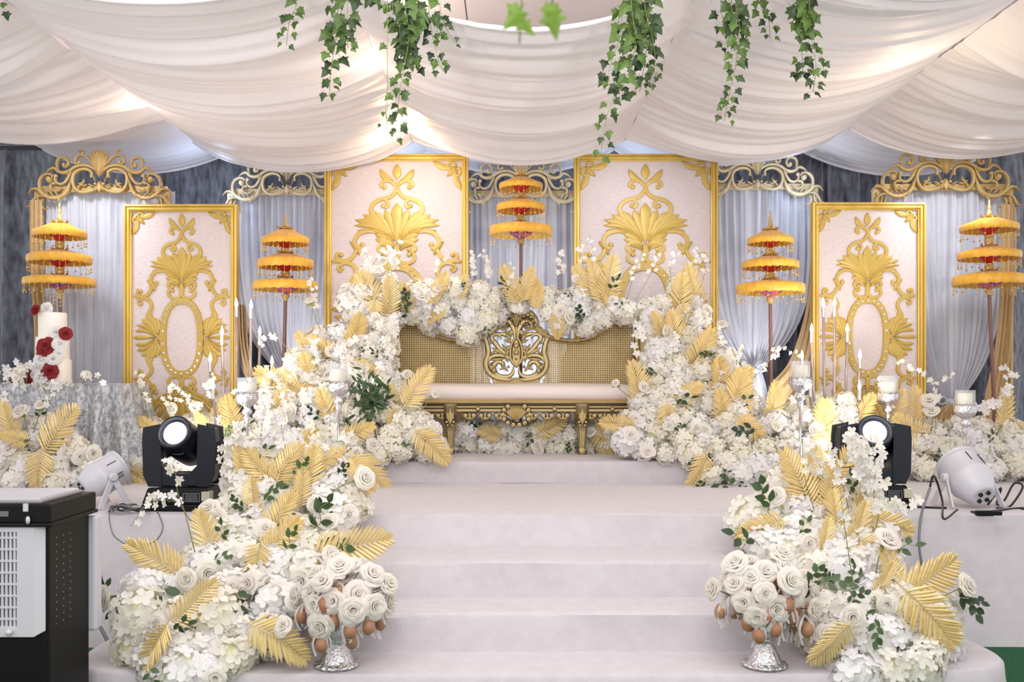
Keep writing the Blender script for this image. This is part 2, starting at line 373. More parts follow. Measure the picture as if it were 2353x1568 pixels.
# ---------------------------------------------------------------- ceiling swags
def swag(x0, x1, y0, y1, zr, sag, seed, label, nv=None, amp=.05, slack=0):
    rs = np.random.RandomState(seed); nv = nv or int((y1-y0)/.011); nu = 40
    n = nv+1; ys = np.linspace(y0, y1, n)
    def prof(sc_, a):
        s = np.zeros(n)
        for (wl, am) in ((.42, 1.0), (.19, .8), (.085, .6), (.045, .34)):
            kn = int((y1-y0)/wl)+4; xs = np.sort(np.linspace(0, 1, kn)+rs.uniform(-.3, .3, kn)/kn)
            s += np.interp(np.linspace(0, 1, n), xs, rs.uniform(-1, 1, kn))*am
        return s*a
    base = prof(1, amp); L, C_, R_ = prof(1, amp*.55), prof(1, amp*.55), prof(1, amp*.55)
    slk = np.interp(ys, np.linspace(y0, y1, 6), rs.uniform(-.02, .03, 6))
    m = M()
    verts = []
    for j in range(n):
        for i in range(nu+1):
            u = i/nu; q = 4*u*(1-u)
            wl = (1-u)**2; wr = u*u; wc = 2*u*(1-u)*1.6
            jj = min(n-1, max(0, int(j + 4*math.sin(u*5+seed)))) 
            ww = base[jj]*(.45+.55*q)+wl*L[jj]+wr*R_[jj]+wc*C_[jj]
            edge = 1 if n > 3 else 0
            z = zr-(sag+slk[j])*q**.92+ww*min(1, .35+q*1.2)
            verts.append((x0+(x1-x0)*u, ys[j]+.03*math.sin(u*PI)*math.sin(j*.07+seed), z))
    m.add(verts, [(j*(nu+1)+i, (j+1)*(nu+1)+i, (j+1)*(nu+1)+i+1, j*(nu+1)+i+1) for j in range(nv) for i in range(nu)])
    # rolled hems front and back
    for jj in (0, nv):
        m.tube([Vector(verts[jj*(nu+1)+i]) for i in range(nu+1)], .014, 6)
    return tag(m.obj('ceiling_swag', W_DRAPE, None, True), label, 'drape', 'white fabric swags under the ceiling')
RX = [-4.55, -2.72, -.86, .97, 2.72, 4.6]
ends = [7.85, 8.5, 8.5, 8.5, 8.05]; names = ['outermost left', 'left', 'middle', 'right', 'outermost right']
for i in range(5):
    swag(RX[i], RX[i+1], (4.4,4.95,4.98,4.3,4.2)[i], ends[i], 3.463, .215, 11+i, 'gathered white %s ceiling drape above the front of the stage' % names[i])
for i in range(5):
    swag(RX[i]+(.1 if i < 2 else 0), RX[i+1]+(.1 if i < 2 else 0), (7.95,8.6,8.83,8.6,8.15)[i], 9.45, 3.60, .22, 31+i, 'short %s white drape behind the larger swag by the backdrop' % names[i], amp=.012)

# ---------------------------------------------------------------- carved gold panels
def rail_sweep(x0, x1, z0, z1, Y, side, wd=.058, d=.05):
    prof = [(0,0),(0,d*.8),(.08,d),(.32,d*1.02),(.40,d*.72),(.46,d*.72),(.52,d*.95),(.78,d*.95),(.88,d*.6),(1,d*.55),(1,.0)]
    m = M(); A = []; B = []
    for (o, h) in prof:
        o *= wd
        c = {'t': ((x0+o, z1-o), (x1-o, z1-o)), 'b': ((x1-o, z0+o), (x0+o, z0+o)), 'l': ((x0+o, z0+o), (x0+o, z1-o)), 'r': ((x1-o, z1-o), (x1-o, z0+o))}[side]
        A.append((c[0][0], Y-h, c[0][1])); B.append((c[1][0], Y-h, c[1][1]))
    k = len(prof); m.add(A+B, [(i, i+1, k+i+1, k+i) for i in range(k-1)]+[tuple(range(k))[::-1], tuple(range(k, 2*k))]); return m
gm = M(); gm.ball((0,0,0), .011, 8, 4, (1,.6,1)); GEMM = gm.mesh('rhinestone', GEM, False)
def panel(cx, Y, hw, z0, z1, sx, sz, label, group):
    t = thing('carved_screen', label, 'screen', (cx, Y, z0), group)
    m = M(); m.box((cx, Y+.02, (z0+z1)/2), (hw*2-.01, .04, z1-z0-.01)); m.obj('backing_board', FUR, t, False)
    for s_ in 'tblr': rail_sweep(cx-hw, cx+hw, z0, z1, Y, s_).obj('frame_rail', GOLD_F, t, 'auto')
    k = .001338; zc = (z0+z1)/2; S = (k*sx, k*sz); O = (cx, zc); a = k*(sx*sz)**.5; h = .016
    kw = dict(scale=S, o=O)
    # medallion ring
    m = M(); n = 64; prof = [(-1,0),(-.9,1),(.9,1),(1,0)]; vs = []
    RXo, RZo = 112*k*sx, 218*k*sz; hwid = 20*a
    for i in range(n):
        an = 2*PI*i/n; ca, sa = math.cos(an), math.sin(an); e = .82
        px_, pz_ = RXo*abs(ca)**e*(1 if ca > 0 else -1), RZo*abs(sa)**e*(1 if sa > 0 else -1)
        nn = Vector((ca*RZo, sa*RXo)).normalized()
        for (q, hh) in prof: vs.append((cx+px_+nn.x*q*hwid, Y-hh*h*1.1, zc+pz_+nn.y*q*hwid))
    m.add(vs, [(i*4+j, i*4+j+1, ((i+1) % n)*4+j+1, ((i+1) % n)*4+j) for i in range(n) for j in range(3)])
    ring = m.obj('medallion_ring', GOLD_C, t, 'auto')
    for i in range(26):
        an = 2*PI*(i+.5)/26; ca, sa = math.cos(an), math.sin(an); e = .82
        put('rhinestone', GEMM, ring, loc=(cx+RXo*abs(ca)**e*(1 if ca > 0 else -1), Y-h*1.25, zc+RZo*abs(sa)**e*(1 if sa > 0 else -1)))
    for vf in (1, -1):
        kv = dict(scale=(S[0], S[1]*vf), o=O)
        # fan with fleur and C scrolls; y measured up from the medallion centre
        m = M()
        m.petal((0,665),(0,745),22*a,Y,h,**kv,peak=.45)
        for f in (1,-1):
            q = dict(kv, flip=f)
            m.petal((12,655),(76,718),17*a,Y,h,**q,bend=-.12); 
            m.stroke([(4,630),(25,655),(55,658),(70,640),(60,622)],9*a,Y,h,**q); m.disc(cx+f*56*S[0], zc+vf*626*S[1],12*a,Y,h)
            m.stroke([(3,650),(4,610),(30,575),(75,562),(108,535),(112,500),(90,465),(66,440)],[9*a,10*a,11*a,9*a],Y,h,**q)
            m.stroke([(92,545),(60,565),(40,545),(42,525),(62,525)],8*a,Y,h,**q); m.disc(cx+f*60*S[0], zc+vf*530*S[1],12*a,Y,h)
        kv2 = dict(kv)
        m.petal((0,335),(0,545),27*a,Y,h*1.2,**kv2,peak=.82)
        for f in (1,-1):
            q = dict(kv, flip=f)
            for (b0, tp, ww, bd) in (((6,352),(52,512),16,.02),((12,352),(104,502),16,.05),((16,350),(150,486),16,.09),((20,346),(186,458),12,.14),((22,342),(190,430),10,.16),((20,336),(176,402),8,.16),
                                     ((8,326),(98,386),13,.12),((8,308),(96,358),11,.12),((7,290),(72,334),9,.12)):
                m.petal(b0, tp, ww*a*1.12, Y, h, **q, bend=bd, peak=.87)
            m.stroke([(4,330),(6,290),(6,250),(30,236),(60,238),(78,256),(76,278),(60,292)],9*a,Y,h,**q)
            m.stroke([(8,325),(38,345),(70,335),(82,312),(70,296),(52,300)],9*a,Y,h,**q)
            m.disc(cx+f*54*S[0], zc+vf*306*S[1],12*a,Y,h); m.disc(cx+f*54*S[0], zc+vf*280*S[1],12*a,Y,h)
        m.obj('palmette_carving', GOLD_C, t, 'auto')
        for f in (1,-1):
            q = dict(kv, flip=f); m = M()
            m.stroke([(92,392),(130,400),(168,385),(186,350),(178,322),(158,312),(146,325)],[9*a,11*a,10*a,7*a],Y,h,**q); m.disc(cx+f*152*S[0], zc+vf*330*S[1],13*a,Y,h)
            m.petal((176,330),(164,276),10*a,Y,h,**q); m.petal((186,300),(208,348),9*a,Y,h,**q,bend=.15)
            m.stroke([(180,312),(186,285),(206,256),(240,246),(264,262),(262,284),(246,288)],[10*a,11*a,10*a,7*a],Y,h,**q); m.disc(cx+f*246*S[0], zc+vf*278*S[1],12*a,Y,h)
            m.stroke([(286,245),(262,246),(238,244)],9*a,Y,h,**q)
            m.stroke([(262,244),(225,240),(192,222),(180,190),(190,158),(204,130),(200,100)],[6*a,10*a,11*a,11*a,12*a,10*a],Y,h,**q)
            m.stroke([(205,236),(240,232),(260,214),(252,196),(238,200)],7*a,Y,h,**q); m.disc(cx+f*243*S[0], zc+vf*206*S[1],11*a,Y,h)
            m.obj('scroll_carving', GOLD_C, t, 'auto')
        # corner carving
        for f in (1,-1):
            m = M(); ox = cx+f*(hw-.054); oz = zc+vf*((z1-z0)/2-.054)
            c_ = a*1.0; q = dict(scale=(c_, c_*vf), o=(ox, oz), flip=f)
            m.petal((-30,-34),(-142,-4),16*c_,Y,h,**q,bend=.1); m.petal((-34,-30),(-4,-142),16*c_,Y,h,**q,bend=-.1)
            m.petal((-26,-26),(-76,-76),12*c_,Y,h,**q)
            m.stroke([(-60,-48),(-70,-22),(-50,-8),(-36,-18),(-44,-30)],6*c_,Y,h,**q); m.stroke([(-48,-60),(-22,-70),(-8,-50),(-18,-36),(-30,-44)],6*c_,Y,h,**q)
            m.obj('corner_carving', GOLD_C, t, 'auto')
    for f in (1,-1):       # side fans
        q = dict(scale=S, o=O, flip=f); m = M()
        for (tx, ty) in ((150,120),(196,138),(232,112),(262,78),(270,40)):
            for vy in (1,-1): m.petal((158,4*vy),(tx+8,ty*vy),(18 if ty > 100 else 13)*a,Y,h,**q,bend=.14*vy,peak=.86)
        m.petal((160,0),(290,0),14*a,Y,h,**q,peak=.8)
        for vy in (1,-1):
            m.stroke([(128,0),(140,8*vy),(158,20*vy),(152,38*vy),(138,36*vy)],7*a,Y,h,**q); m.disc(cx+f*142*S[0], zc+vy*30*S[1],10*a,Y,h)
            m.stroke([(196,100*vy),(186,130*vy),(196,160*vy)],[14*a,9*a],Y,h*.9,**q)
        m.obj('side_palmette_carving', GOLD_C, t, 'auto')
    return t
panel(-2.652, 8.0, .455, .68, 2.815, 1, 1, 'shorter gold framed carved panel left of the candelabra, beside the cake', 'carved gold panels')
panel(2.855, 8.0, .455, .68, 2.83, 1, 1, 'shorter gold framed carved panel at right with oval medallion', 'carved gold panels')
panel((912-CX)/F*8.7, 8.7, .628, .68, 3.375, 1.475, 1.27, 'tall gold framed carved panel behind the left end of the sofa', 'carved gold panels')
panel((1483-CX)/F*8.7, 8.7, .628, .68, 3.375, 1.475, 1.27, 'tall gold framed carved panel behind the right end of the sofa', 'carved gold panels')

# ---------------------------------------------------------------- scrollwork arches
def crown_half(m, f, K, O, Y, h):
    KZ = K*1.15; q = dict(scale=(K, -KZ), o=O, flip=f); w_ = K; pr = ROUND
    m.stroke([(15,400),(60,330),(150,280),(260,268),(360,292),(440,338),(520,362),(600,345),(650,305),(720,320),(790,375)],[12*w_,22*w_,24*w_,26*w_,22*w_,16*w_],Y,h,pr,**q)
    m.stroke([(60,480),(105,400),(125,420),(118,360),(180,320),(280,320),(370,370),(395,450),(370,540),(290,600),(170,598),(60,560),(10,470)],[8*w_,14*w_,22*w_,24*w_,22*w_,22*w_,16*w_],Y,h,pr,**q)
    m.stroke([(190,505),(225,525),(270,515),(300,540),(318,585)],[10*w_,14*w_,10*w_],Y,h,pr,**q)
    m.stroke([(232,440),(240,480),(270,500),(310,492)],[6*w_,13*w_,12*w_],Y,h*.9,pr,**q)
    m.stroke([(55,320),(120,230),(200,160),(290,140),(345,180),(350,228),(310,250),(290,225)],[10*w_,18*w_,20*w_,18*w_,14*w_],Y,h,pr,**q)
    m.stroke([(250,150),(240,110),(265,80),(300,95)],[14*w_,14*w_,12*w_],Y,h,pr,**q)
    m.stroke([(590,345),(618,270),(605,200),(545,172),(480,190),(455,245),(490,290),(530,275),(520,245)],[16*w_,20*w_,20*w_,20*w_,18*w_,12*w_],Y,h,pr,**q)
    m.petal((608,240),(592,165),16*w_,Y-h*.3,h*.6,**q)
    m.stroke([(400,320),(440,400),(500,480),(570,505),(630,480),(645,425),(625,395)],[14*w_,22*w_,20*w_,18*w_,14*w_],Y,h,pr,**q)
    m.stroke([(410,420),(440,520),(490,610),(590,668),(720,672),(820,625),(900,568),(980,572),(1035,628)],[12*w_,26*w_,34*w_,30*w_,20*w_,8*w_],Y,h,pr,**q)
    m.stroke([(540,560),(610,592),(690,580),(712,525),(665,490),(640,510)],[10*w_,18*w_,18*w_,14*w_],Y,h,pr,**q)
    m.stroke([(690,440),(690,395),(760,378),(835,410),(872,480),(862,560),(800,640)],[14*w_,20*w_,24*w_,22*w_,12*w_],Y,h,pr,**q)
    m.stroke([(690,440),(720,480),(760,450),(740,425)],[16*w_,16*w_,14*w_],Y,h,pr,**q)
    m.stroke([(790,665),(880,655),(950,700),(1000,778),(1080,792)],[12*w_,20*w_,18*w_,8*w_],Y,h,pr,**q)
    m.stroke([(820,690),(850,750),(810,815),(760,810)],[12*w_,16*w_,10*w_],Y,h,pr,**q)
    m.stroke([(890,670),(900,750),(950,800)],[10*w_,16*w_,10*w_],Y,h,pr,**q)
    for (a, b, c_) in (((600,660),(660,560),12),((660,665),(730,570),14),((720,665),(790,590),12),((520,600),(540,680),14),((560,655),(600,735),14),((60,550),(170,500),12),((20,520),(60,600),12),((430,330),(470,400),10)):
        m.petal(a, b, c_*w_, Y-h*.4, h*.8, **q)
    for (x, y, r) in ((290,232,24),(512,262,26),(632,405,30),(655,498,22),(735,440,38),(245,492,16),(60,505,20)):
        m.disc(O[0]+f*x*K, O[1]-y*KZ, r*K, Y-h*.2, h*.9)
    for (bx, by, tx, ty, ww) in ((6,400,34,60,22),(16,400,78,78,20),(24,400,120,105,18)): m.petal((bx,by),(tx,ty),ww*w_,Y-h*.5,h*.9,**q,peak=.8,bend=-.03)
def sheer(name, x0, x1, zt, zb, Y, nf, seed, label, tie=None, mat_=W_SHEER, amp=.028, group='sheer curtains in the arches', cat='curtain'):
    """tie = (x, z, half width, bottom x0, bottom x1)"""
    rr = random.Random(seed); nu = int(nf*8); ph = [rr.uniform(0, 6.28) for _ in range(6)]; m = M()
    def fn(u, v):
        z = zt+(zb-zt)*v
        a, b, am = x0, x1, amp
        if tie:
            tx, tz, tw, bx0, bx1 = tie
            if z > tz:
                s_ = (zt-z)/(zt-tz); e = s_**4.5
                a = x0+(tx-tw-x0)*e; b = x1+(tx+tw-x1)*e
            else:
                s_ = (tz-z)/(tz-zb); e = min(1, s_*1.6)**.6
                a = tx-tw+(bx0-tx+tw)*e; b = tx+tw+(bx1-tx-tw)*e
            am = amp*(.4+.9*min(1, abs(b-a)/(x1-x0)))
        uu = u*nf+.6*math.sin(u*6+ph[1])+.35*math.sin(u*15+ph[2])+.12*math.sin(v*5+u*9)
        y = Y+am*math.sin(2*PI*uu)+am*.4*math.sin(2*PI*uu*2.7+ph[3]+v*2)+am*.6*math.sin(u*8+ph[4]+v*2)
        return (a+(b-a)*u, y, z)
    m.grid(fn, nu, 36)
    o = tag(m.obj(name, mat_, None, True), label, cat, group); return o
def arch(cx_px, base_px, half_px, Y, mt, label, seed, cx0=None):
    cx = (cx_px-CX)/F*Y; K = half_px/1080*Y/F
    zb = ZC+(HY-base_px)/F*Y
    t = thing('scrollwork_arch', label, 'arch', (cx, Y, .68), 'gold scrollwork arches')
    O = (cx, zb+600*K*1.15)
    for f in (1, -1):
        m = M(); crown_half(m, f, K, O, Y, .022); m.obj('scrollwork_crest', mt, t, 'auto')
    m = M(); m.petal((0,420),(0,90),34*K,Y-.012,.022,scale=(K,-K*1.15),o=O,peak=.75); m.petal((0,480),(0,610),30*K,Y-.01,.02,scale=(K,-K*1.15),o=O); m.obj('centre_leaf', mt, t, 'auto')
    hw = half_px*.86*Y/F
    m = M(); m.box((cx, Y+.06, zb+.03), (hw*2, .05, .05)); m.obj('top_rail', mt, t, False)
    for f in (1, -1):
        m = M(); m.box((cx+f*hw, Y+.06, (.68+zb+.02)/2), (.055, .06, zb+.02-.68)); m.tube([(cx+f*hw, Y+.015, .7), (cx+f*hw, Y+.015, zb-.02)], .014, 6); m.obj('post', mt, t, 'auto')
    return cx, zb, hw
X = lambda px, Y: (px-CX)/F*Y
Z = lambda py, Y: ZC+(HY-py)/F*Y
cx, zb, hw = arch(230, 441, 172, 8.2, GOLD_A, 'ornate gold scroll arch at far left above the cake table', 1)
sheer('sheer_curtain', cx-hw, cx+hw+.05, zb+.03, .7, 8.36, 17, 1, 'pale sheer curtain hanging in the far left arch behind the cake')
cx, zb, hw = arch(2172, 436, 178, 8.35, GOLD_A, 'ornate gold scroll arch at far right behind the three tier umbrella', 2)
sheer('sheer_curtain', cx-hw, cx+hw, zb+.03, .7, 8.5, 18, 2, 'pale sheer curtain tied low with a straw tassel at far right', tie=(X(2182,8.5), Z(925,8.5), .07, X(2120,8.5), X(2260,8.5)))
cx, zb, hw = arch(660, 446, 155, 9.2, GOLD_P, 'pale gold scroll arch between the two left gold panels', 3)
sheer('sheer_curtain', cx-hw, cx+hw+.1, zb+.03, .7, 9.34, 16, 3, 'white sheer curtain gathered behind the umbrella left of the sofa', tie=(X(672,9.34), Z(872,9.34), .05, X(640,9.34), X(720,9.34)))
cx, zb, hw = arch(1740, 434, 158, 9.2, GOLD_P, 'pale gold scroll arch between the two right gold panels', 4)
sheer('sheer_curtain', cx-hw, cx+hw, zb+.03, .7, 9.34, 16, 4, 'white sheer curtain gathered with a tie right of the sofa', tie=(X(1732,9.34), Z(850,9.34), .05, X(1690,9.34), X(1775,9.34)))
cx, zb, hw = arch(1197, 450, 160, 9.25, GOLD_P, 'pale gold scroll arch behind the middle of the sofa', 5)
sheer('sheer_curtain', cx-hw, cx+hw, zb+.03, .7, 9.4, 15, 5, 'white sheer curtain hanging straight behind the sofa centre')
# curtain ties
for (px, py, Y, lab) in ((2182,925,8.42,'pale knotted tie holding the far right sheer curtain'), (672,872,9.26,'white knotted tie on the sheer curtain left of the sofa'), (1732,850,9.26,'white bow tie on the sheer curtain right of the sofa')):
    m = M(); c = P(px, py, Y); m.ball(c, .035, 10, 6, (1.3,.8,1)); m.ball(c+Vector((0,-.02,0)), .022, 8, 5)
    for s_ in (-1, 1): m.tube(catmull([c, c+Vector((.07*s_,-.02,.05)), c+Vector((.1*s_,-.02,-.01)), c+Vector((.02*s_,-.01,-.01))], 4), .008, 5)
    for s_ in (-1, 0, 1): m.tube([c, c+Vector((.02*s_,-.02,-.12)), c+Vector((.04*s_,-.02,-.26))], .006, 4)
    tag(m.obj('curtain_tie', W_SHEER, None, True), lab, 'tie')
rr = random.Random(3)
m = M()
for i in range(150):
    a = rr.uniform(-1, 1); c = P(2184+a*6, 930, 8.38); e = P(2184+a*60, 1010+rr.uniform(-40,40), 8.36+rr.uniform(-.06,.06)); mid = c.lerp(e, .5)+Vector((a*.03, -.03, .02))
    m.tube([c, mid, e], [.003,.005,.002], 3, False)
tag(m.obj('straw_tassel', mat('dry_straw', srgb(200,168,120), .9)), 'straw coloured tassel hanging on the far right sheer curtain', 'tassel', kind=None)
# fringed beige side drapes, two on right, one on left
def fringe_drape(pts_l, pts_r, Y, label):
    L = catmull([P(a, b, Y) for a, b in pts_l], 8); R_ = catmull([P(a, b, Y) for a, b in pts_r], 8); n = len(L); m = M(); nu = 14
    def fn(u, v):
        i = min(n-1, round(v*(n-1))); p = L[i].lerp(R_[i], u); p.y += .02*math.sin(u*16+v*2); return p
    m.grid(fn, nu, n-1); t = m.obj('fringed_drape', FRINGE, None, True); tag(t, label, 'curtain', 'beige fringed side drapes')
    m = M(); g = random.Random(int(Y*100))
    for k in range((n-1)*4):
        i = k//4; p = L[i].lerp(L[i+1], (k % 4)/4) if pts_l[1][0] > pts_r[1][0] else R_[i].lerp(R_[i+1], (k % 4)/4)
        s_ = 1
        m.tube([p, p+Vector((.02*s_, -.01, -.03)), p+Vector((.025*s_+g.uniform(-.006,.006), -.01, -.075))], .0035, 3, False)
    f = m.obj('fringe', FRINGE, t, False); f['kind'] = 'stuff'
fringe_drape([(1868,470),(1862,600),(1850,720),(1815,830),(1770,890),(1760,960),(1758,1054)], [(1885,470),(1882,600),(1868,740),(1850,850),(1800,930),(1790,985),(1788,1054)], 9.1, 'beige fringed drape sweeping down right of the right inner arch')
fringe_drape([(2300,470),(2300,600),(2296,720),(2285,820),(2268,900),(2255,985),(2250,1072)], [(2326,470),(2326,600),(2318,720),(2308,840),(2298,920),(2280,990),(2276,1072)], 8.25, 'beige fringed drape hanging down the far right arch post')
fringe_drape([(68,460),(68,600),(74,720),(84,840),(90,900),(92,960),(92,1076)], [(90,460),(92,600),(98,720),(108,840),(114,900),(116,960),(118,1076)], 8.1, 'beige fringed drape hanging down the far left arch post')
fringe_drape([(544,700),(550,800),(560,860),(590,900),(600,960),(600,1000),(600,1055)], [(560,700),(566,800),(590,870),(640,890),(650,960),(650,1000),(650,1055)], 9.05, 'beige fringed drape gathered behind the left candelabra')

# ---------------------------------------------------------------- three tier umbrellas
def umbrella(px, Y, tip, tiers, hub, label, pole_px=None, lean=0):
    s = Y/F; x = X(px, Y); t = thing('tiered_umbrella', label, 'umbrella', (x, Y, .68), 'yellow three tier ceremonial umbrellas')
    rr = random.Random(px)
    zt = Z(tip, Y); z1 = Z(tiers[0][0], Y); H = zt-z1; mt = lambda z: Matrix.Translation((x, Y, z))
    m = M(); m.lathe([(.001,H),(.006,H*.93),(.009,H*.85),(.006,H*.76),(.010,H*.66),(.014,H*.56),(.009,H*.46),(.016,H*.36),(.022,H*.22),(.016,H*.18),(.032,H*.1),(.045,-.005)], 14, mt(z1)); m.obj('finial', GOLD_A, t, 'auto')
    zp = Z(hub, Y); xb = X(pole_px or px, Y)
    m = M(); m.tube([(x, Y, z1), (x, Y, zp), (xb, Y, .68)], [.012,.014,.016], 10); m.lathe([(.09,.68),(.09,.70),(.03,.715),(.02,.76)], 16, Matrix.Translation((xb, Y, 0))); m.obj('pole', BROWN, t, 'auto')
    for k, (ty, ry, rp) in enumerate(tiers):
        R_ = rp*s; zt_ = Z(ty, Y); zr = Z(ry, Y); Hh = zt_-zr; nr = 24
        fn = lambda a, r, z: (r*(1+.014*abs(math.sin(a*nr/2))*(r/R_)), z+.007*abs(math.sin(a*nr/2))*(1 if r > R_*.2 else 0))
        m = M(); flat = .5 if k == 0 else (.38 if k == 1 else .25)
        m.lathe([(R_*.14,Hh),(R_*.35,Hh*.93),(R_*.6,Hh*(.92-flat*.48)),(R_*.8,Hh*(.96-flat*.88)),(R_*.93,Hh*(.9-flat*.96)),(R_*.985,Hh*(.8-flat*.88)),(R_,Hh*.22),(R_*.99,-.006),(R_*.95,-.010),(R_*.9,Hh*.12),(R_*.5,Hh*.3),(R_*.1,Hh*.4)], 96, mt(zr), fn)
        c = m.obj('canopy', YEL, t, True)
        m = M()
        for i in range(26):
            a = 2*PI*(i+.3*rr.random())/26; q = Vector((x+R_*.97*math.cos(a), Y+R_*.97*math.sin(a), zr-.004)); L = rr.uniform(.03,.062)
            m.tube([q, q-Vector((0,0,L))], .0012, 3, False); m.disc(q.x, q.z-L-.006, .0075, q.y, .002, 7)
        f = m.obj('pendant_fringe', YELD, c, False); f['kind'] = 'stuff'
        m = M(); m.lathe([(R_*.36,Hh*.42),(R_*.34,Hh*.05),(R_*.22,-.012),(.022,-.034)], 20, mt(zr)); m.obj('inner_hub', RED if k < 2 else PINK, t, 'auto')
        if k < 2:
            znext = Z(tiers[k+1][0], Y)-zr; 
            m = M(); m.lathe([(.02,-.03),(.034,-.036),(.036,-.048),(.03,-.056),(.037,-.066),(.034,znext*.78),(.026,znext*.8),(.04,znext*.95),(.05,znext)], 18, mt(zr)); m.obj('spacer', GOLD_A, t, 'auto')
        # curled leaf collar on top of each canopy
        m = M()
        for i in range(6):
            a = 2*PI*i/6+k; d = Vector((math.cos(a), math.sin(a), 0)); c0 = Vector((x, Y, zt_)); pd = Vector((-d.y, d.x, 0))
            st = [c0+d*.02+Vector((0,0,.006)), c0+d*.05+Vector((0,0,.004)), c0+d*.066+Vector((0,0,.018)), c0+d*.058+Vector((0,0,.034))]
            ws = [.02,.022,.016,.003]; vs = []
            for p, ww in zip(st, ws): vs += [p-pd*ww, p+Vector((0,0,.004)), p+pd*ww]
            m.add(vs, [(3*i_+j, 3*i_+j+1, 3*i_+j+4, 3*i_+j+3) for i_ in range(3) for j in range(2)])
        m.obj('leaf_collar', YELD, t, True)
    m = M(); m.lathe([(.024,-.03),(.03,-.04),(.03,-.06),(.018,-.075),(.018,zp-Z(tiers[2][1], Y)-.02)], 14, mt(Z(tiers[2][1], Y))); m.obj('pole_socket', GOLD_A, t, 'auto')
umbrella(137, 7.75, 465, [(514,545,59),(576,604,70),(634,656,78)], 680, 'yellow three tier umbrella at far left above the cake', 148)
umbrella(656, 7.9, 487, [(529,561,54),(584,615,63),(641,666,74)], 686, 'yellow three tier umbrella between the two left gold panels', 646)
umbrella(1197, 8.5, 377, [(408,434,50),(459,485,56),(512,541,72)], 552, 'yellow three tier umbrella standing behind the middle of the sofa', 1196)
umbrella(1770, 7.7, 483, [(531,560,52),(590,616,64),(645,673,77)], 692, 'yellow three tier umbrella between the two right gold panels', 1774)
umbrella(2273, 7.7, 458, [(502,530,63),(568,595,68),(625,655,79)], 672, 'yellow three tier umbrella at far right edge', 2292)

# ---------------------------------------------------------------- carved sofa
sofa = thing('carved_sofa', 'antique gold carved two seat wedding sofa with cane back and blush cushion', 'sofa', (.045, 7.95, .832))
YB, YF = 8.2, 7.72
def SQ(Y): s = Y/F/3.361; return dict(scale=(s, -s), o=((850+1130/3.361-CX)/F*Y, ZC+220/F*Y)), s
qb, sb = SQ(YB); qf, sf = SQ(YF)
def q_(q, f): d = dict(q); d['flip'] = f; return d
toprail = [(130,330),(175,352),(215,400),(300,432),(430,448),(560,432),(650,385),(720,318),(800,296),(900,292),(990,300)]
rail_c = catmull([Vector((a, b, 0)) for a, b in toprail], 8)
def top_at(x):
    for p, q in zip(rail_c, rail_c[1:]):
        if p.x <= x <= q.x: return p.y+(q.y-p.y)*(x-p.x)/max(1e-6, q.x-p.x)
    return 300
def inner_at(y): return 238-14*math.sin((y-430)/330*PI*1.0)+ (max(0, y-700)*-.55)
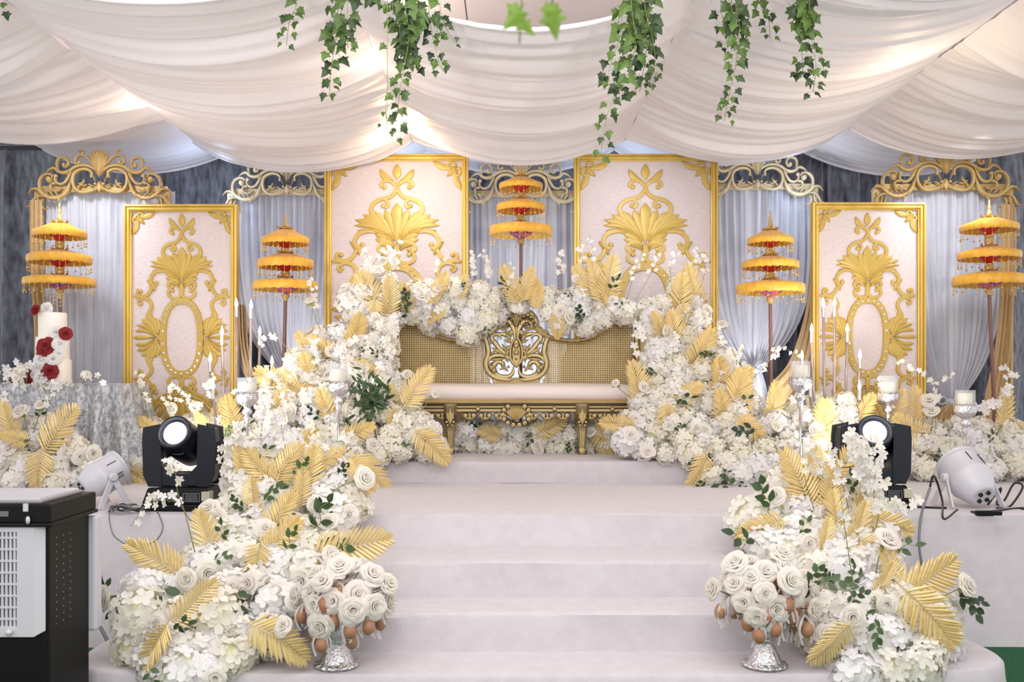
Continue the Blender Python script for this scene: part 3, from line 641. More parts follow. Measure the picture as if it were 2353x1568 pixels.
for f in (1, -1):
    q = q_(qb, f); m = M(True)
    m.stroke(toprail, [14*sb,17*sb,16*sb,16*sb,18*sb,18*sb], YB, .035, ROUND, **q)
    m.stroke([(a, b+20) for a, b in toprail[2:]], 5*sb, YB-.01, .02, ROUND, **q)
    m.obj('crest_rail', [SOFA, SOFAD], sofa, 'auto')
    m = M(True)
    for i in range(3, len(rail_c)-2, 3):
        p = rail_c[i]
        if p.x < 640: m.petal((p.x-14, p.y+4), (p.x+24, p.y-8), 9*sb, YB-.03, .014, **q)
        if i % 2 == 0 and p.x < 640: m.disc(q['o'][0]+f*p.x*sb, q['o'][1]-(p.y+4)*sb, 8*sb, YB-.035, .012, 8)
    for (x0, x1) in ((700,760),(790,860),(880,960)):
        m.stroke([(x0, top_at(x0)-4), (x0+20, top_at(x0)-12), (x1-10, top_at(x1)-12), (x1, top_at(x1)), (x1-14, top_at(x1)+8), (x0+16, top_at(x0)+10), (x0, top_at(x0)-4)], 4*sb, YB-.03, .012, **q)
    m.obj('rail_carving', [SOFA, SOFAD], sofa, 'auto')
    # cane weave with square holes
    m = M(True); pt = 17.0; hs = 5.0
    for iy in range(20):
        for ix in range(42):
            x = 226+ix*pt; y = 430+(iy-8)*pt+ (iy*0)
            if y < 300: continue
            for yy in ():
                pass
    rows = int((790-300)/pt)
    for iy in range(rows+1):
        y = 790-pt*(iy+.5)
        for ix in range(42):
            x = 900-pt*(ix+.5)
            if y < top_at(x)+6 or x < inner_at(y)-4: continue
            wx = q['o'][0]+f*x*sb; wz = q['o'][1]-y*sb; a = pt/2*sb; b = hs*sb*.76
            vs = [(wx+i*a, YB+.012, wz+j*a) for i, j in ((-1,-1),(1,-1),(1,1),(-1,1))]+[(wx+i*b, YB+.006, wz+j*b) for i, j in ((-.6,-1),(.6,-1),(1,-.6),(1,.6),(.6,1),(-.6,1),(-1,.6),(-1,-.6))]
            m.add(vs, [(0,1,5,4),(1,6,5),(1,2,7,6),(2,8,7),(2,3,9,8),(3,10,9),(3,0,11,10),(0,4,11)])
    m.obj('cane_panel', CANE, sofa, False)
    m = M(True); z0 = q['o'][1]-795*sb
    xs = [350+i*25 for i in range(23)]; n = len(xs)
    vs = [(q['o'][0]+f*x*sb, YB+.05, z0) for x in xs]+[(q['o'][0]+f*x*sb, YB+.05, q['o'][1]-(max(570 if x < 400 else 0, top_at(x)+4))*sb) for x in xs]
    m.add(vs, [(i, i+1, n+i+1, n+i) for i in range(n-1)]); m.obj('back_lining', LINING, sofa, False)
    # inner border of cane
    m = M(True); m.stroke([(244,440),(232,500),(226,560),(232,640),(222,700),(182,745),(172,795)], 7*sb, YB, .02, ROUND, **q); m.stroke([(175,792),(400,792),(900,792)], 8*sb, YB, .02, ROUND, **q); m.obj('cane_border', [SOFA, SOFAD], sofa, 'auto')
    # end post and side wing
    m = M(True); xp = q['o'][0]+f*935*sb
    m.stroke([(930,300),(940,360),(925,430),(935,520),(928,620),(935,700),(940,800)], [26*sb,22*sb,15*sb,20*sb,15*sb,18*sb,22*sb], YB-.02, .04, ROUND, **q)
    for (y, r) in ((350,26),(395,20),(530,24),(600,16)): m.disc(xp, q['o'][1]-y*sb, r*sb, YB-.055, .018, 10); m.disc(xp, q['o'][1]-y*sb, r*sb*.5, YB-.07, .012, 8)
    m.stroke([(880,330),(930,316),(985,325),(990,350),(940,355)], 7*sb, YB-.06, .016, **q)
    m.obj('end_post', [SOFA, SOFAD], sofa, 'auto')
    m = M(True); a0 = P(850+(1130+f*945)/3.361, 0, YB); b0x = a0.x+f*.03
    def fn(u, v, a0=a0, b0x=b0x, f=f):
        z = .832+.43+(q['o'][1]-330*sb-.832-.43)*v; y = YB-.02-(.40)*u; zz = z if v < .5 else z-(z-(.832+.43))*.35*u*(v-.5)*2
        return (a0.x+(b0x-a0.x)*u**.7, y, zz)
    m.grid(fn, 16, 16); o = m.obj('side_wing', CANE, sofa, False); so = o.modifiers.new('t', 'SOLIDIFY'); so.thickness = .02
    m = M(True); m.tube(catmull([Vector(fn(u, 1)) for u in (0,.3,.6,1)]+[Vector(fn(1, .4)), Vector(fn(1, 0))], 5), .028, 8); m.ball(Vector(fn(1, .95)), .042, 10, 6); m.obj('arm_rest', [SOFA, SOFAD], sofa, 'auto')
# lyre shaped carved centre
m = M(True)
for f in (1, -1):
    q = q_(qb, f); r_ = sb; Yc = YB-.01; h = .024
    m.stroke([(0,735),(60,750),(150,735),(212,690),(234,620),(214,545),(224,470),(238,425),(190,390),(150,340)], [13*r_,19.5*r_,20.8*r_,18.2*r_,15.6*r_], Yc, h, ROUND, **q)
    m.stroke([(22,640),(28,700),(80,730),(150,712),(178,655),(148,612),(108,622),(104,658),(132,672)], [10.4*r_,19.5*r_,19.5*r_,18.2*r_,11.7*r_], Yc, h, ROUND, **q)
    m.stroke([(8,650),(46,590),(120,562),(188,572),(216,615)], [10.4*r_,16.9*r_,18.2*r_,10.4*r_], Yc, h, ROUND, **q)
    m.stroke([(60,600),(70,560),(120,520),(160,470),(190,430),(170,400),(130,405),(118,440)], [10.4*r_,18.2*r_,19.5*r_,15.6*r_,10.4*r_], Yc, h, ROUND, **q)
    m.stroke([(40,440),(70,410),(110,395),(150,400)], [11.7*r_,16.9*r_,10.4*r_], Yc, h, ROUND, **q)
    m.stroke([(10,440),(20,360),(60,300),(110,310),(115,350),(80,365)], [15.6*r_,19.5*r_,15.6*r_,10.4*r_], Yc-.01, h, ROUND, **q)
    m.stroke([(0,330),(20,270),(60,235),(110,240),(150,290),(170,340)], [20.8*r_,26*r_,26*r_,23.4*r_,15.6*r_], Yc, h, ROUND, **q)
    m.stroke([(0,420),(30,460),(45,520),(40,600),(0,650)], [9.1*r_,11.7*r_,9.1*r_], Yc-.01, h, ROUND, **q)
    for (a, b, c_) in (((90,560),(190,500),14),((80,585),(200,600),13),((60,560),(110,470),12),((120,620),(60,690),11),((170,610),(222,640),9),((110,340),(200,380),14),((130,320),(230,415),12),((20,300),(60,215),12),((150,380),(240,400),14),((190,400),(290,428),12),((80,400),(40,470),10)):
        m.petal(a, b, c_*r_, Yc-.018, .018, **q)
    for (x, y, r) in ((88,248,20),(130,268,15),(38,385,22),(64,505,20),(70,545,16),(190,655,20),(100,300,12),(66,325,9),(80,338,9),(60,345,9),(74,352,9),(92,350,9),(60,650,12),(165,690,12),(50,245,13)):
        X0 = q['o'][0]+f*x*r_; Z0 = q['o'][1]-y*r_; m.disc(X0, Z0, r*r_, Yc-.025, .016, 10); m.disc(X0, Z0, r*r_*.45, Yc-.042, .010, 8)
q = q_(qb, 1)
dome = [(-165,372),(-150,300),(-110,240),(-60,215),(0,195),(60,215),(110,240),(150,300),(165,372),(90,330),(40,345),(0,352),(-40,345),(-90,330)]
A = [(q['o'][0]+x*sb, YB-.022, q['o'][1]-y*sb) for x, y in dome]; B = [(x, YB+.02, z) for x, _, z in A]; nd = len(dome)
m.cur = 1; m.add(A+B, [tuple(range(nd)), tuple(range(nd, 2*nd))[::-1]]+[(i_, (i_+1) % nd, nd+(i_+1) % nd, nd+i_) for i_ in range(nd)]); m.cur = 0
for f in (1, -1):
    for (x, y, r) in ((150,330,16),(128,300,13),(112,268,15),(84,232,15),(140,355,12),(92,300,11),(60,262,13),(36,232,13),(40,290,11),(22,262,10),(70,292,9),(110,325,12),(82,322,10),(30,320,11),(56,318,9)):
        X0 = q['o'][0]+f*x*sb; Z0 = q['o'][1]-y*sb; m.disc(X0, Z0, r*sb, YB-.035, .018, 10); m.disc(X0, Z0, r*sb*.45, YB-.055, .010, 8)
    for (a_, b_, c_) in (((150,360),(236,412),14),((160,345),(262,400),12),((120,345),(60,385),11),((170,372),(300,436),11),((30,420),(88,370),10),((36,470),(96,440),10),((60,620),(90,560),10),((205,560),(150,520),10),((215,480),(170,450),9)):
        m.petal(a_, b_, c_*sb, YB-.03, .018, **q_(qb, f))
m.petal((0,660),(0,430),44*sb,YB-.012,.02,**q,peak=.5); m.petal((0,320),(0,190),24*sb,YB-.02,.03,**q,peak=.6); m.petal((0,420),(0,330),16*sb,YB-.03,.02,**q)
for (y, r) in ((490,22),(540,22),(590,10)): m.disc(q['o'][0], q['o'][1]-y*sb, r*sb, YB-.035, .016, 12); m.disc(q['o'][0], q['o'][1]-y*sb, r*sb*.5, YB-.052, .01, 8)
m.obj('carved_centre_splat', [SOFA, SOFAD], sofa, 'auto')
m = M(True); m.box((q['o'][0], YB, q['o'][1]-772*sb), (335*sb, .035, 70*sb)); m.obj('splat_block', SOFA2, sofa, False)
zs = Z(919, YF); xc = qf['o'][0]; WS = 2.0
m = M(True)
def fn(u, v):
    x = xc-WS/2+WS*u; e = 1-abs(2*u-1)**18
    prof = [(YB-.02, .10), (YB-.08, .125), (YF+.3, .125), (YF+.1, .118), (YF+.02, .10), (YF-.005, .075), (YF-.005, .02), (YF+.02, 0)]
    y, z = prof[round(v*7)]; return (x, y, zs+z*(.6+.4*e)+.003*math.sin(x*6))
m.grid(fn, 40, 7); m.obj('seat_cushion', SEAT, sofa, True)
# seat rail: stack of mouldings
m = M(True)
prof = [(.02,0),(-.02,0),(-.03,-.012),(-.022,-.028),(-.005,-.032),(-.005,-.042),(-.02,-.05),(-.02,-.062),(-.008,-.066),(-.02,-.072),(-.02,-.09),(-.004,-.096),(.02,-.1)]
vs = []
for x in (xc-WS/2-.02, xc+WS/2+.02): vs += [(x, YF+a, zs+b) for a, b in prof]
k = len(prof); m.add(vs, [(i, i+1, k+i+1, k+i) for i in range(k-1)]+[tuple(range(k)), tuple(range(k, 2*k))[::-1]])
m.box((xc, (YF+YB)/2, zs-.03), (WS, YB-YF-.03, .05)); m.obj('seat_rail', [SOFA, SOFAD], sofa, 'auto')
m = M(True)
for i in range(150):
    m.ball((xc-WS/2+WS*i/149, YF-.03, zs-.004), .0055, 5, 3)
m.obj('nailhead_beading', SOFA2, sofa, True)['kind'] = 'stuff'
# scalloped apron carving and centre shell
m = M(True); leg_dx = 508
for f in (1, -1):
    q = q_(qf, f); h = .022
    for x0 in (120, 240, 360, 570, 680, 790):
        m.stroke([(x0-60,1012),(x0-30,1040),(x0,1050),(x0+30,1040),(x0+60,1012)], [7*sf,12*sf,13*sf,12*sf,7*sf], YF, h, ROUND, **q)
        for (dx, dy, r) in ((-32,1026,22),(32,1026,22),(0,1046,17),(0,1018,14)):
            XX = q['o'][0]+f*(x0+dx)*sf; ZZ = q['o'][1]-dy*sf; m.disc(XX, ZZ, r*sf, YF-.015, .016, 10); m.disc(XX, ZZ, r*sf*.45, YF-.03, .01, 7)
        m.petal((x0,1050),(x0,1005),12*sf,YF-.02,.014,**q)
    for x0 in (295, 740): 
        XX = q['o'][0]+f*x0*sf; ZZ = q['o'][1]-975*sf; m.disc(XX, ZZ, 20*sf, YF-.02, .012, 12); m.disc(XX, ZZ, 11*sf, YF-.032, .01, 8)
m.obj('apron_carving', [SOFA, SOFAD], sofa, 'auto')
m = M(True)
for i in range(-4, 5):
    a = i*.29; m.petal((0+i*3,1062),(88*math.sin(a)*1.0, 1010-80*math.cos(a)*.8),14*sf,YF-.03,.026,**q_(qf,1),peak=.75)
for i in range(14):
    a = PI*.5+2*PI*(i+.5)/14; 
    if abs(math.sin(a)) > .93 and math.sin(a) > 0: continue
    XX = xc+104*sf*math.cos(a); ZZ = qf['o'][1]-1018*sf+80*sf*math.sin(a); m.disc(XX, ZZ, 22*sf, YF-.025, .02, 10); m.disc(XX, ZZ, 9*sf, YF-.045, .01, 7)
m.obj('shell_ornament', [SOFA, SOFAD], sofa, 'auto')
for x0 in (-508, 508, -930, 930):
    m = M(True); XX = xc+x0*sf; zt = Z(928, YF); zbm = .832; hgt = zt-zbm
    sec = [(0,.050),(.08,.052),(.16,.048),(.24,.052),(.34,.050),(.42,.036),(.48,.038),(.9,.026),(.92,.034),(.95,.036),(1.0,.030)]
    vs = []; 
    for (t_, r) in sec: vs += [(XX+i*r, YF+j*r, zt-hgt*t_) for i, j in ((-1,-.6),(-.6,-1),(.6,-1),(1,-.6),(1,.6),(.6,1),(-.6,1),(-1,.6))]
    k = 8; m.add(vs, [(a*k+i, a*k+(i+1) % k, (a+1)*k+(i+1) % k, (a+1)*k+i) for a in range(len(sec)-1) for i in range(k)]+[tuple(range(k)), tuple((len(sec)-1)*k+i for i in range(k))[::-1]])
    kw = dict(scale=1, o=(XX, 0)); yf = YF-.05
    m.petal((0, zt-.17), (0, zt-.03), .016, yf, .014, **kw)
    for s_ in (-1, 1):
        m.petal((0, zt-.16), (s_*.028, zt-.06), .012, yf, .012, **kw); m.petal((0, zt-.05), (s_*.03, zt-.12), .01, yf, .01, **kw)
        m.disc(XX+s_*.026, zt-.14, .013, yf, .012, 8); m.disc(XX+s_*.018, zt-.165, .011, yf, .01, 8)
        m.stroke([(s_*.014, zt-.20), (s_*.011, zt-.28), (s_*.008, zt-hgt+.05)], .0035, YF-.03, .008, **kw)
    m.stroke([(0, zt-.20), (0, zt-hgt+.05)], .0035, YF-.032, .008, **kw)
    m.ball((XX, YF-.02, zbm+.028), .03, 10, 6); m.obj('leg', [SOFA, SOFAD], sofa, 'auto')

# ---------------------------------------------------------------- glass candle holders on stems
def candle_stand(px, rim, cup, foot_px, Y, label, zfoot=.68, fill=.75, foot_x=None):
    s = Y/F; x = X(px, Y); t = thing('candle_stand', label, 'candle stand', (x, Y, zfoot), 'silver stemmed glass candle holders')
    zr, zc = Z(rim, Y), Z(cup, Y); mt = lambda z: Matrix.Translation((x, Y, z)); r = 22*s
    m = M(); m.lathe([(r,zr-zc),(r*1.01,0),(r*.98,0),(r*.97,zr-zc)], 24, mt(zc)); m.obj('glass_chimney', GLASS, t, True)
    m = M(); fn = lambda a, rr_, z: (rr_*(1+.05*math.sin(a*12)), z+.003*math.sin(a*12))
    m.lathe([(r*.9,.002),(r*1.14,.028),(r*1.08,.012),(r*1.16,-.012),(r*.9,-.045),(r*.45,-.06),(r*.3,-.075),(r*.5,-.09),(r*.52,-.105),(r*.22,-.12),(r*.34,-.14),(r*.2,-.16),(.0075,-.19)], 36, mt(zc), fn); m.obj('cup', SILVER, t, True)
    m = M(); m.tube([(x, Y, zc-.18), (x, Y, zfoot+.02)], .0085, 8); m.obj('stem', CHROME, t, True)
    m = M(); m.lathe([(.085,0),(.085,.008),(.05,.016),(.02,.03),(.012,.05)], 24, mt(zfoot)); m.obj('foot', SILVER, t, 'auto')
    hc = (zr-zc)*fill; o = thing('pillar_candle', 'ivory pillar candle inside the %s' % label, 'candle', (x, Y, zc), 'ivory pillar candles')
    m = M(); m.lathe([(.001,0.003),(r*.72,0.003),(r*.72,hc-.004),(r*.66,hc),(r*.5,hc-.006),(.001,hc-.008)], 20, mt(zc)); m.obj('wax', WAX, o, 'auto')
    m = M(); m.tube([(x, Y, zc+hc-.01), (x+.002, Y, zc+hc+.012)], .0015, 4); m.obj('wick', SLOT, o, True)
candle_stand(568, 868, 912, 1080, 6.4, 'tall silver candle stand in front of the left candelabra', fill=.72)
candle_stand(778, 835, 888, 1080, 6.6, 'tall silver candle stand left of the dark green leaf cluster', fill=.76)
candle_stand(292, 896, 950, 1100, 7.3, 'silver candle stand half hidden behind the cake table cloth', fill=.7)
candle_stand(1839, 830, 878, 1080, 6.3, 'tallest right candle stand before the right fringed drape', fill=.8)
candle_stand(2041, 864, 912, 1100, 7.2, 'silver candle stand before the right carved panel', fill=.7)
candle_stand(2218, 897, 940, 1080, 6.6, 'silver candle stand above the right white spotlight', fill=.85)

# ---------------------------------------------------------------- candelabra of clear rods
bm_ = M(); bm_.lathe([(.006,0),(.011,.012),(.013,.024),(.010,.040),(.005,.056),(.0008,.070)], 12); BULBM = bm_.mesh('candle_bulb', BULB, True)
bm_ = M(); bm_.lathe([(.012,-.075),(.014,-.073),(.0135,0),(.007,.001)], 12); SOCKM = bm_.mesh('socket', CHROME, 'auto')
def candelabra(tops, bx, Y, label, lx):
    t = thing('rod_candelabra', label, 'candelabra', (X(bx, Y), Y, .68), 'clear rod candelabra with lit bulbs')
    m = M(); m.lathe([(.2,0),(.2,.012),(.19,.016),(.02,.018),(.015,.05)], 28, Matrix.Translation((X(bx, Y), Y, .68))); m.obj('base', CHROME, t, 'auto')
    for i, (px, py, dy) in enumerate(tops):
        a = P(px, py+14, Y+dy); b = Vector((X(bx, Y)+(a.x-X(bx, Y))*.72, Y+dy*.7, .695))
        m = M(); m.tube([b, a-Vector((0,0,.06))], .0105, 8); rod = m.obj('clear_rod', ACRYL, t, True)
        put('socket', SOCKM, rod, loc=a); put('candle_bulb', BULBM, rod, loc=a)
    for (px, py) in lx: lamp('POINT', 'candelabra_glow', P(px, py, Y-.12), 1.3, (1,.82,.58), .04)
candelabra([(483,818,.05),(510,757,-.05),(543,692,.04),(577,696,-.04),(597,757,.05),(625,825,-.05),(490,880,-.12),(606,876,-.12)], 553, 7.35, 'clear rod candelabra with lit bulbs between left panel and sofa', ((500,780),(560,720),(610,800)))
candelabra([(1843,812,.05),(1865,751,-.05),(1892,692,.04),(1918,690,-.04),(1947,750,.05),(1976,810,-.05),(1862,876,-.12),(1975,882,-.12)], 1912, 7.35, 'clear rod candelabra with lit bulbs in front of right panel', ((1850,780),(1905,720),(1965,800)))

# ---------------------------------------------------------------- flower kit (meshes shared by every copy)
def fib(n, i): 
    z = 1-2*(i+.5)/n; a = i*2.399963; r = math.sqrt(max(0, 1-z*z)); return Vector((r*math.cos(a), r*math.sin(a), z))
def floret(m, c, n, r, rr, np_=4, cup=.35):
    n = n.normalized(); t = n.orthogonal().normalized(); a0 = rr.uniform(0, 6.28); b = n.cross(t)
    for k in range(np_):
        a = a0+2*PI*k/np_+rr.uniform(-.12,.12); d = t*math.cos(a)+b*math.sin(a); e = n.cross(d); L = r*rr.uniform(.85,1.12); w_ = L*(.46 if np_ == 4 else .38); lift = rr.uniform(.1, cup)
        vs = [c, c+d*L*.42+e*w_*.85+n*L*lift*.45, c+d*L*.85+e*w_*.72+n*L*lift*.9, c+d*L*1.02+n*L*lift*.55, c+d*L*.85-e*w_*.72+n*L*lift*.9, c+d*L*.42-e*w_*.85+n*L*lift*.45]
        m.add(vs, [(0,1,2,3),(0,3,4,5)])
def hyd(seed, n=72, r=.098, fr=.036):
    rr = random.Random(seed); m = M(); m.cur = 0
    sx, sy, sz_ = rr.uniform(.9,1.1), rr.uniform(.9,1.1), rr.uniform(.8,1)
    for i in range(n):
        d = fib(n, i); d = (d+Vector((rr.uniform(-.16,.16) for _ in range(3)))).normalized()
        q = Vector((d.x*sx, d.y*sy, d.z*sz_))*r*rr.uniform(.84,1.08)
        floret(m, q, (d+Vector((rr.uniform(-.3,.3) for _ in range(3)))), fr*rr.uniform(.82,1.12), rr)
    m.cur = 1; m.ball((0,0,0), r*.8, 10, 6, (sx, sy, sz_))
    return m.mesh('hydrangea_head', [PETAL, CORE], True)
HYD = [hyd(i) for i in range(6)]
def rose_mesh(name, mt, seed=0, r=.045, hm=CORE):
    rr = random.Random(seed); m = M()
    layers = [(3,.16,.66,.05), (3,.34,.64,.10), (4,.52,.56,.14), (5,.72,.44,.18), (5,.92,.26,.22), (6,1.08,.06,.22)]
    for li, (n, rt, zt, lip) in enumerate(layers):
        for k in range(n):
            a0 = 2*PI*(k+li*.41)/n+rr.uniform(-.15,.15); span = PI/n*1.35; hv = rr.uniform(.9,1.1); rv = rr.uniform(.88,1.1); g = []; nu, nv = 6, 4
            for (v, rad, z) in ((0,.05,-.35), (.4,rt*.62,zt*.25-.2), (.72,rt*.88,zt*.8), (.88,rt,zt), (1,rt+lip,zt-lip*.25)):
                for i in range(nu+1):
                    u = i/nu*2-1; a = a0+u*span*(.4+.6*min(1, v*1.4)); dp = (1-.10*u*u*v) if li else 1
                    zz = z*hv-.10*u*u*v*(li > 0)+.06*math.sin(u*5+k*1.7)*v*v
                    g.append(Vector((r*rad*rv*dp*math.cos(a), r*rad*rv*dp*math.sin(a), r*zz)))
            m.add(g, [(j*(nu+1)+i, j*(nu+1)+i+1, (j+1)*(nu+1)+i+1, (j+1)*(nu+1)+i) for j in range(nv) for i in range(nu)])
    m.ball((0,0,r*.40), r*.15, 8, 5)
    return m.mesh(name, mt, True)
ROSEM = [rose_mesh('rose_bloom', ROSE, s) for s in (1,2,3)]
def goldleaf(seed, curl=.18):
    rr = random.Random(seed); m = M(); n = 17       # along +Y, unit length, face towards +Z
    spine = lambda t: Vector((0.03*math.sin(t*3+seed), t, -curl*t*t+.02))
    m.tube([spine(i/10) for i in range(11)], [.014*(1-.07*i) for i in range(11)], 5)
    for i in range(n):
        t = .14+.84*i/(n-1); L = (.30*math.sin(PI*min(1, .25+t*.72))**.7+.06)*rr.uniform(.9,1.08); ang = math.radians(66-38*t+rr.uniform(-4,4)); w_ = .022
        for f in (1, -1):
            d = Vector((f*math.sin(ang), math.cos(ang), 0)); e = Vector((-d.y, d.x, 0))*f; p0 = spine(t); vs = []
            dr = rr.uniform(.05,.22)
            for (s_, ww) in ((0,.5),(.35,1),(.72,.95),(1,.12)):
                c = p0+d*L*s_+Vector((0,0,-dr*L*s_*s_+.03*s_)); vs += [c+e*w_*ww+Vector((0,0,-.007)), c+Vector((0,0,.010)), c-e*w_*ww+Vector((0,0,-.007))]
            m.add(vs, [(3*a+b, 3*a+b+1, 3*a+b+4, 3*a+b+3) for a in range(3) for b in range(2)])
    return m.mesh('gold_palm_leaf', GLEAF, False)
GOLDM = [goldleaf(i, c) for i, c in enumerate((.15,.32,.05,.22))]
def leafshape(m, c, d, n, L, w_, fold=.15):
    d = d.normalized(); n = (n-d*n.dot(d)).normalized(); e = d.cross(n); vs = []
    for (t, ww) in ((0,.08),(.25,.85),(.5,1),(.78,.62),(1,.02)):
        p = c+d*L*t-n*L*.18*t*t; vs += [p+e*w_*ww+n*w_*ww*fold, p, p-e*w_*ww+n*w_*ww*fold]
    m.add(vs, [(3*a+b, 3*a+b+1, 3*a+b+4, 3*a+b+3) for a in range(4) for b in range(2)])
def sprig(seed, nl):
    rr = random.Random(seed); m = M(); path = catmull([(0,0,0),(.02,.05,.01),(-.01,.11,.02),(.01,.16,.02)], 4); m.cur = 1; m.tube(path, .0022, 4); m.cur = 0
    for i in range(nl):
        p = path[min(len(path)-1, int((i+1)/nl*(len(path)-1)))]; a = (1 if i % 2 else -1)*rr.uniform(.5,1.2)*(0 if i == nl-1 else 1)
        leafshape(m, p, Vector((math.sin(a), math.cos(a), rr.uniform(-.1,.3))), Vector((rr.uniform(-.3,.3), rr.uniform(-.3,.3), 1)), rr.uniform(.05,.07), rr.uniform(.016,.022))
    return m.mesh('leaf_sprig', [GREEN, STEM], True)
SPRIG = [sprig(1,4), sprig(2,5), sprig(3,6)]
def blossom_mesh(seed):
    rr = random.Random(seed); m = M(); floret(m, Vector((0,0,0)), Vector((0,0,1)), .027, rr, 5, .5); floret(m, Vector((0,0,.003)), Vector((0,0,1)), .013, rr, 3, .8); return m.mesh('blossom', PETAL, True)
BLOS = [blossom_mesh(i) for i in range(3)]
def rot_to(d, face, spin=0):
    """matrix whose +Y goes along d and +Z towards face"""
    d = Vector(d).normalized(); z = Vector(face); z = (z-d*z.dot(d)).normalized(); x = d.cross(z)
    m_ = Matrix((x, d, z)).transposed().to_4x4(); return m_
def inpoly(x, y, poly):
    c = False; j = len(poly)-1
    for i in range(len(poly)):
        xi, yi = poly[i]; xj, yj = poly[j]
        if (yi > y) != (yj > y) and x < (xj-xi)*(y-yi)/(yj-yi)+xi: c = not c
        j = i
    return c
class Bank:
    """one flower arrangement: poly is its silhouette, Yf(px, py) the distance of its front face"""
    def __init__(s, name, label, poly, Yf, seed, spacing=.105, roses=.10, thick=.14, group=None, base_z=.68, foam=True, hs=1.0):
        s.rr = rr = random.Random(seed); s.Yf = Yf; s.poly = poly
        xs = [p[0] for p in poly]; ys = [p[1] for p in poly]; cx = sum(xs)/len(xs); cy = max(ys)
        c = P(cx, cy, Yf(cx, cy)); s.t = thing(name, label, 'flower arrangement', (c.x, c.y, max(base_z, c.z)), group)
        pts = []; k = 0; area_try = 6000
        for layer in (0, 1):
            lp = []
            for _ in range(area_try):
                x, y = rr.uniform(min(xs), max(xs)), rr.uniform(min(ys), max(ys)); Y = Yf(x, y); sp = spacing*F/Y*(1 if layer == 0 else 1.15)
                ins = .086*hs*F/Y*.62
                if not (inpoly(x, y, poly) and all(inpoly(x+dx*ins, y+dy*ins, poly) for dx, dy in ((1,0),(-1,0),(0,1),(0,-1)))): continue
                if all((x-a)**2+(y-b)**2 > sp*sp for a, b in lp): lp.append((x, y))
            for (x, y) in lp:
                Y = Yf(x, y)+layer*thick+rr.uniform(-.035,.035); p = P(x, y, Y); scl = rr.uniform(.8,1.12)*hs
                p.z = max(p.z, base_z+.07) if p.z < base_z+.07 and layer else p.z
                mw = Matrix.Translation(p) @ Matrix.Rotation(rr.uniform(0, 6.28), 4, (rr.uniform(-1,1), rr.uniform(-1,1), rr.uniform(-1,1)+.01)) @ Matrix.Scale(scl, 4)
                put('hydrangea_head', rr.choice(HYD), s.t, mw); 
                if layer == 0: pts.append((x, y, Y, scl))
        s.pts = pts
        if foam:
            n = len(poly); gx = sum(xs)/n; gy = sum(ys)/n; m = M(); A = []; B = []
            for (x, y) in poly:
                xx, yy = gx+(x-gx)*.80, gy+(y-gy)*.84; Y = Yf(xx, yy)+.10; p = P(xx, yy, Y); p.z = max(p.z, base_z+.004); A.append(p); B.append(p+Vector((0, thick*1.2, 0)))
            m.add(A+B, [tuple(range(n)), tuple(range(n, 2*n))[::-1]]+[(i, (i+1) % n, n+(i+1) % n, n+i) for i in range(n)])
            m.obj('foam_base', FOAM, s.t, False)
        for (x, y, Y, sc_) in pts:
            if rr.random() < roses*2: s.rose(x+rr.uniform(-22,22), y+rr.uniform(-22,22))
            if rr.random() < .12: s.sprig(x+rr.uniform(-20,20), y+rr.uniform(-20,20), rr.uniform(0,360))
    def rose(s, px, py, dy=-.09, scl=None, tilt=None, Y=None):
        rr = s.rr; p = P(px, py, (Y or s.Yf(px, py))+dy)
        face = Vector((rr.uniform(-.7,.7), -1, rr.uniform(-.1,.9))).normalized()
        q = Vector((0,0,1)).rotation_difference(face)
        put('rose_bloom', rr.choice(ROSEM), s.t, Matrix.Translation(p) @ q.to_matrix().to_4x4() @ Matrix.Rotation(rr.uniform(0,6), 4, 'Z') @ Matrix.Scale(scl or rr.uniform(.8,1.1), 4))
        return p
    def leaf(s, px, py, ang, lpx, dy=-.10, Y=None, kind=None):
        """gold palm leaf centred on px, py, its tip pointing along ang (degrees, anticlockwise from +x)"""
        rr = s.rr; Yb = (Y or s.Yf(px, py))+dy; a = math.radians(ang); L = lpx/F*Yb*1.05
        d = Vector((math.cos(a), rr.uniform(-.28,.1), math.sin(a))); face = Vector((rr.uniform(-.45,.45), -1, rr.uniform(-.2,.45)))
        p = P(px, py, Yb)-d.normalized()*L*.5
        put('gold_palm_leaf', GOLDM[kind] if kind is not None else rr.choice(GOLDM), s.t, Matrix.Translation(p) @ rot_to(d, face) @ Matrix.Scale(L, 4))
    def sprig(s, px, py, ang, scl=1, dy=-.09, kind=None):
        rr = s.rr; a = math.radians(ang); p = P(px, py, s.Yf(px, py)+dy)
        put('leaf_sprig', SPRIG[kind] if kind is not None else rr.choice(SPRIG), s.t, Matrix.Translation(p) @ rot_to((math.cos(a), -.25, math.sin(a)), (rr.uniform(-.5,.5), -1, rr.uniform(0,.8))) @ Matrix.Scale(scl*rr.uniform(.5,.75), 4))
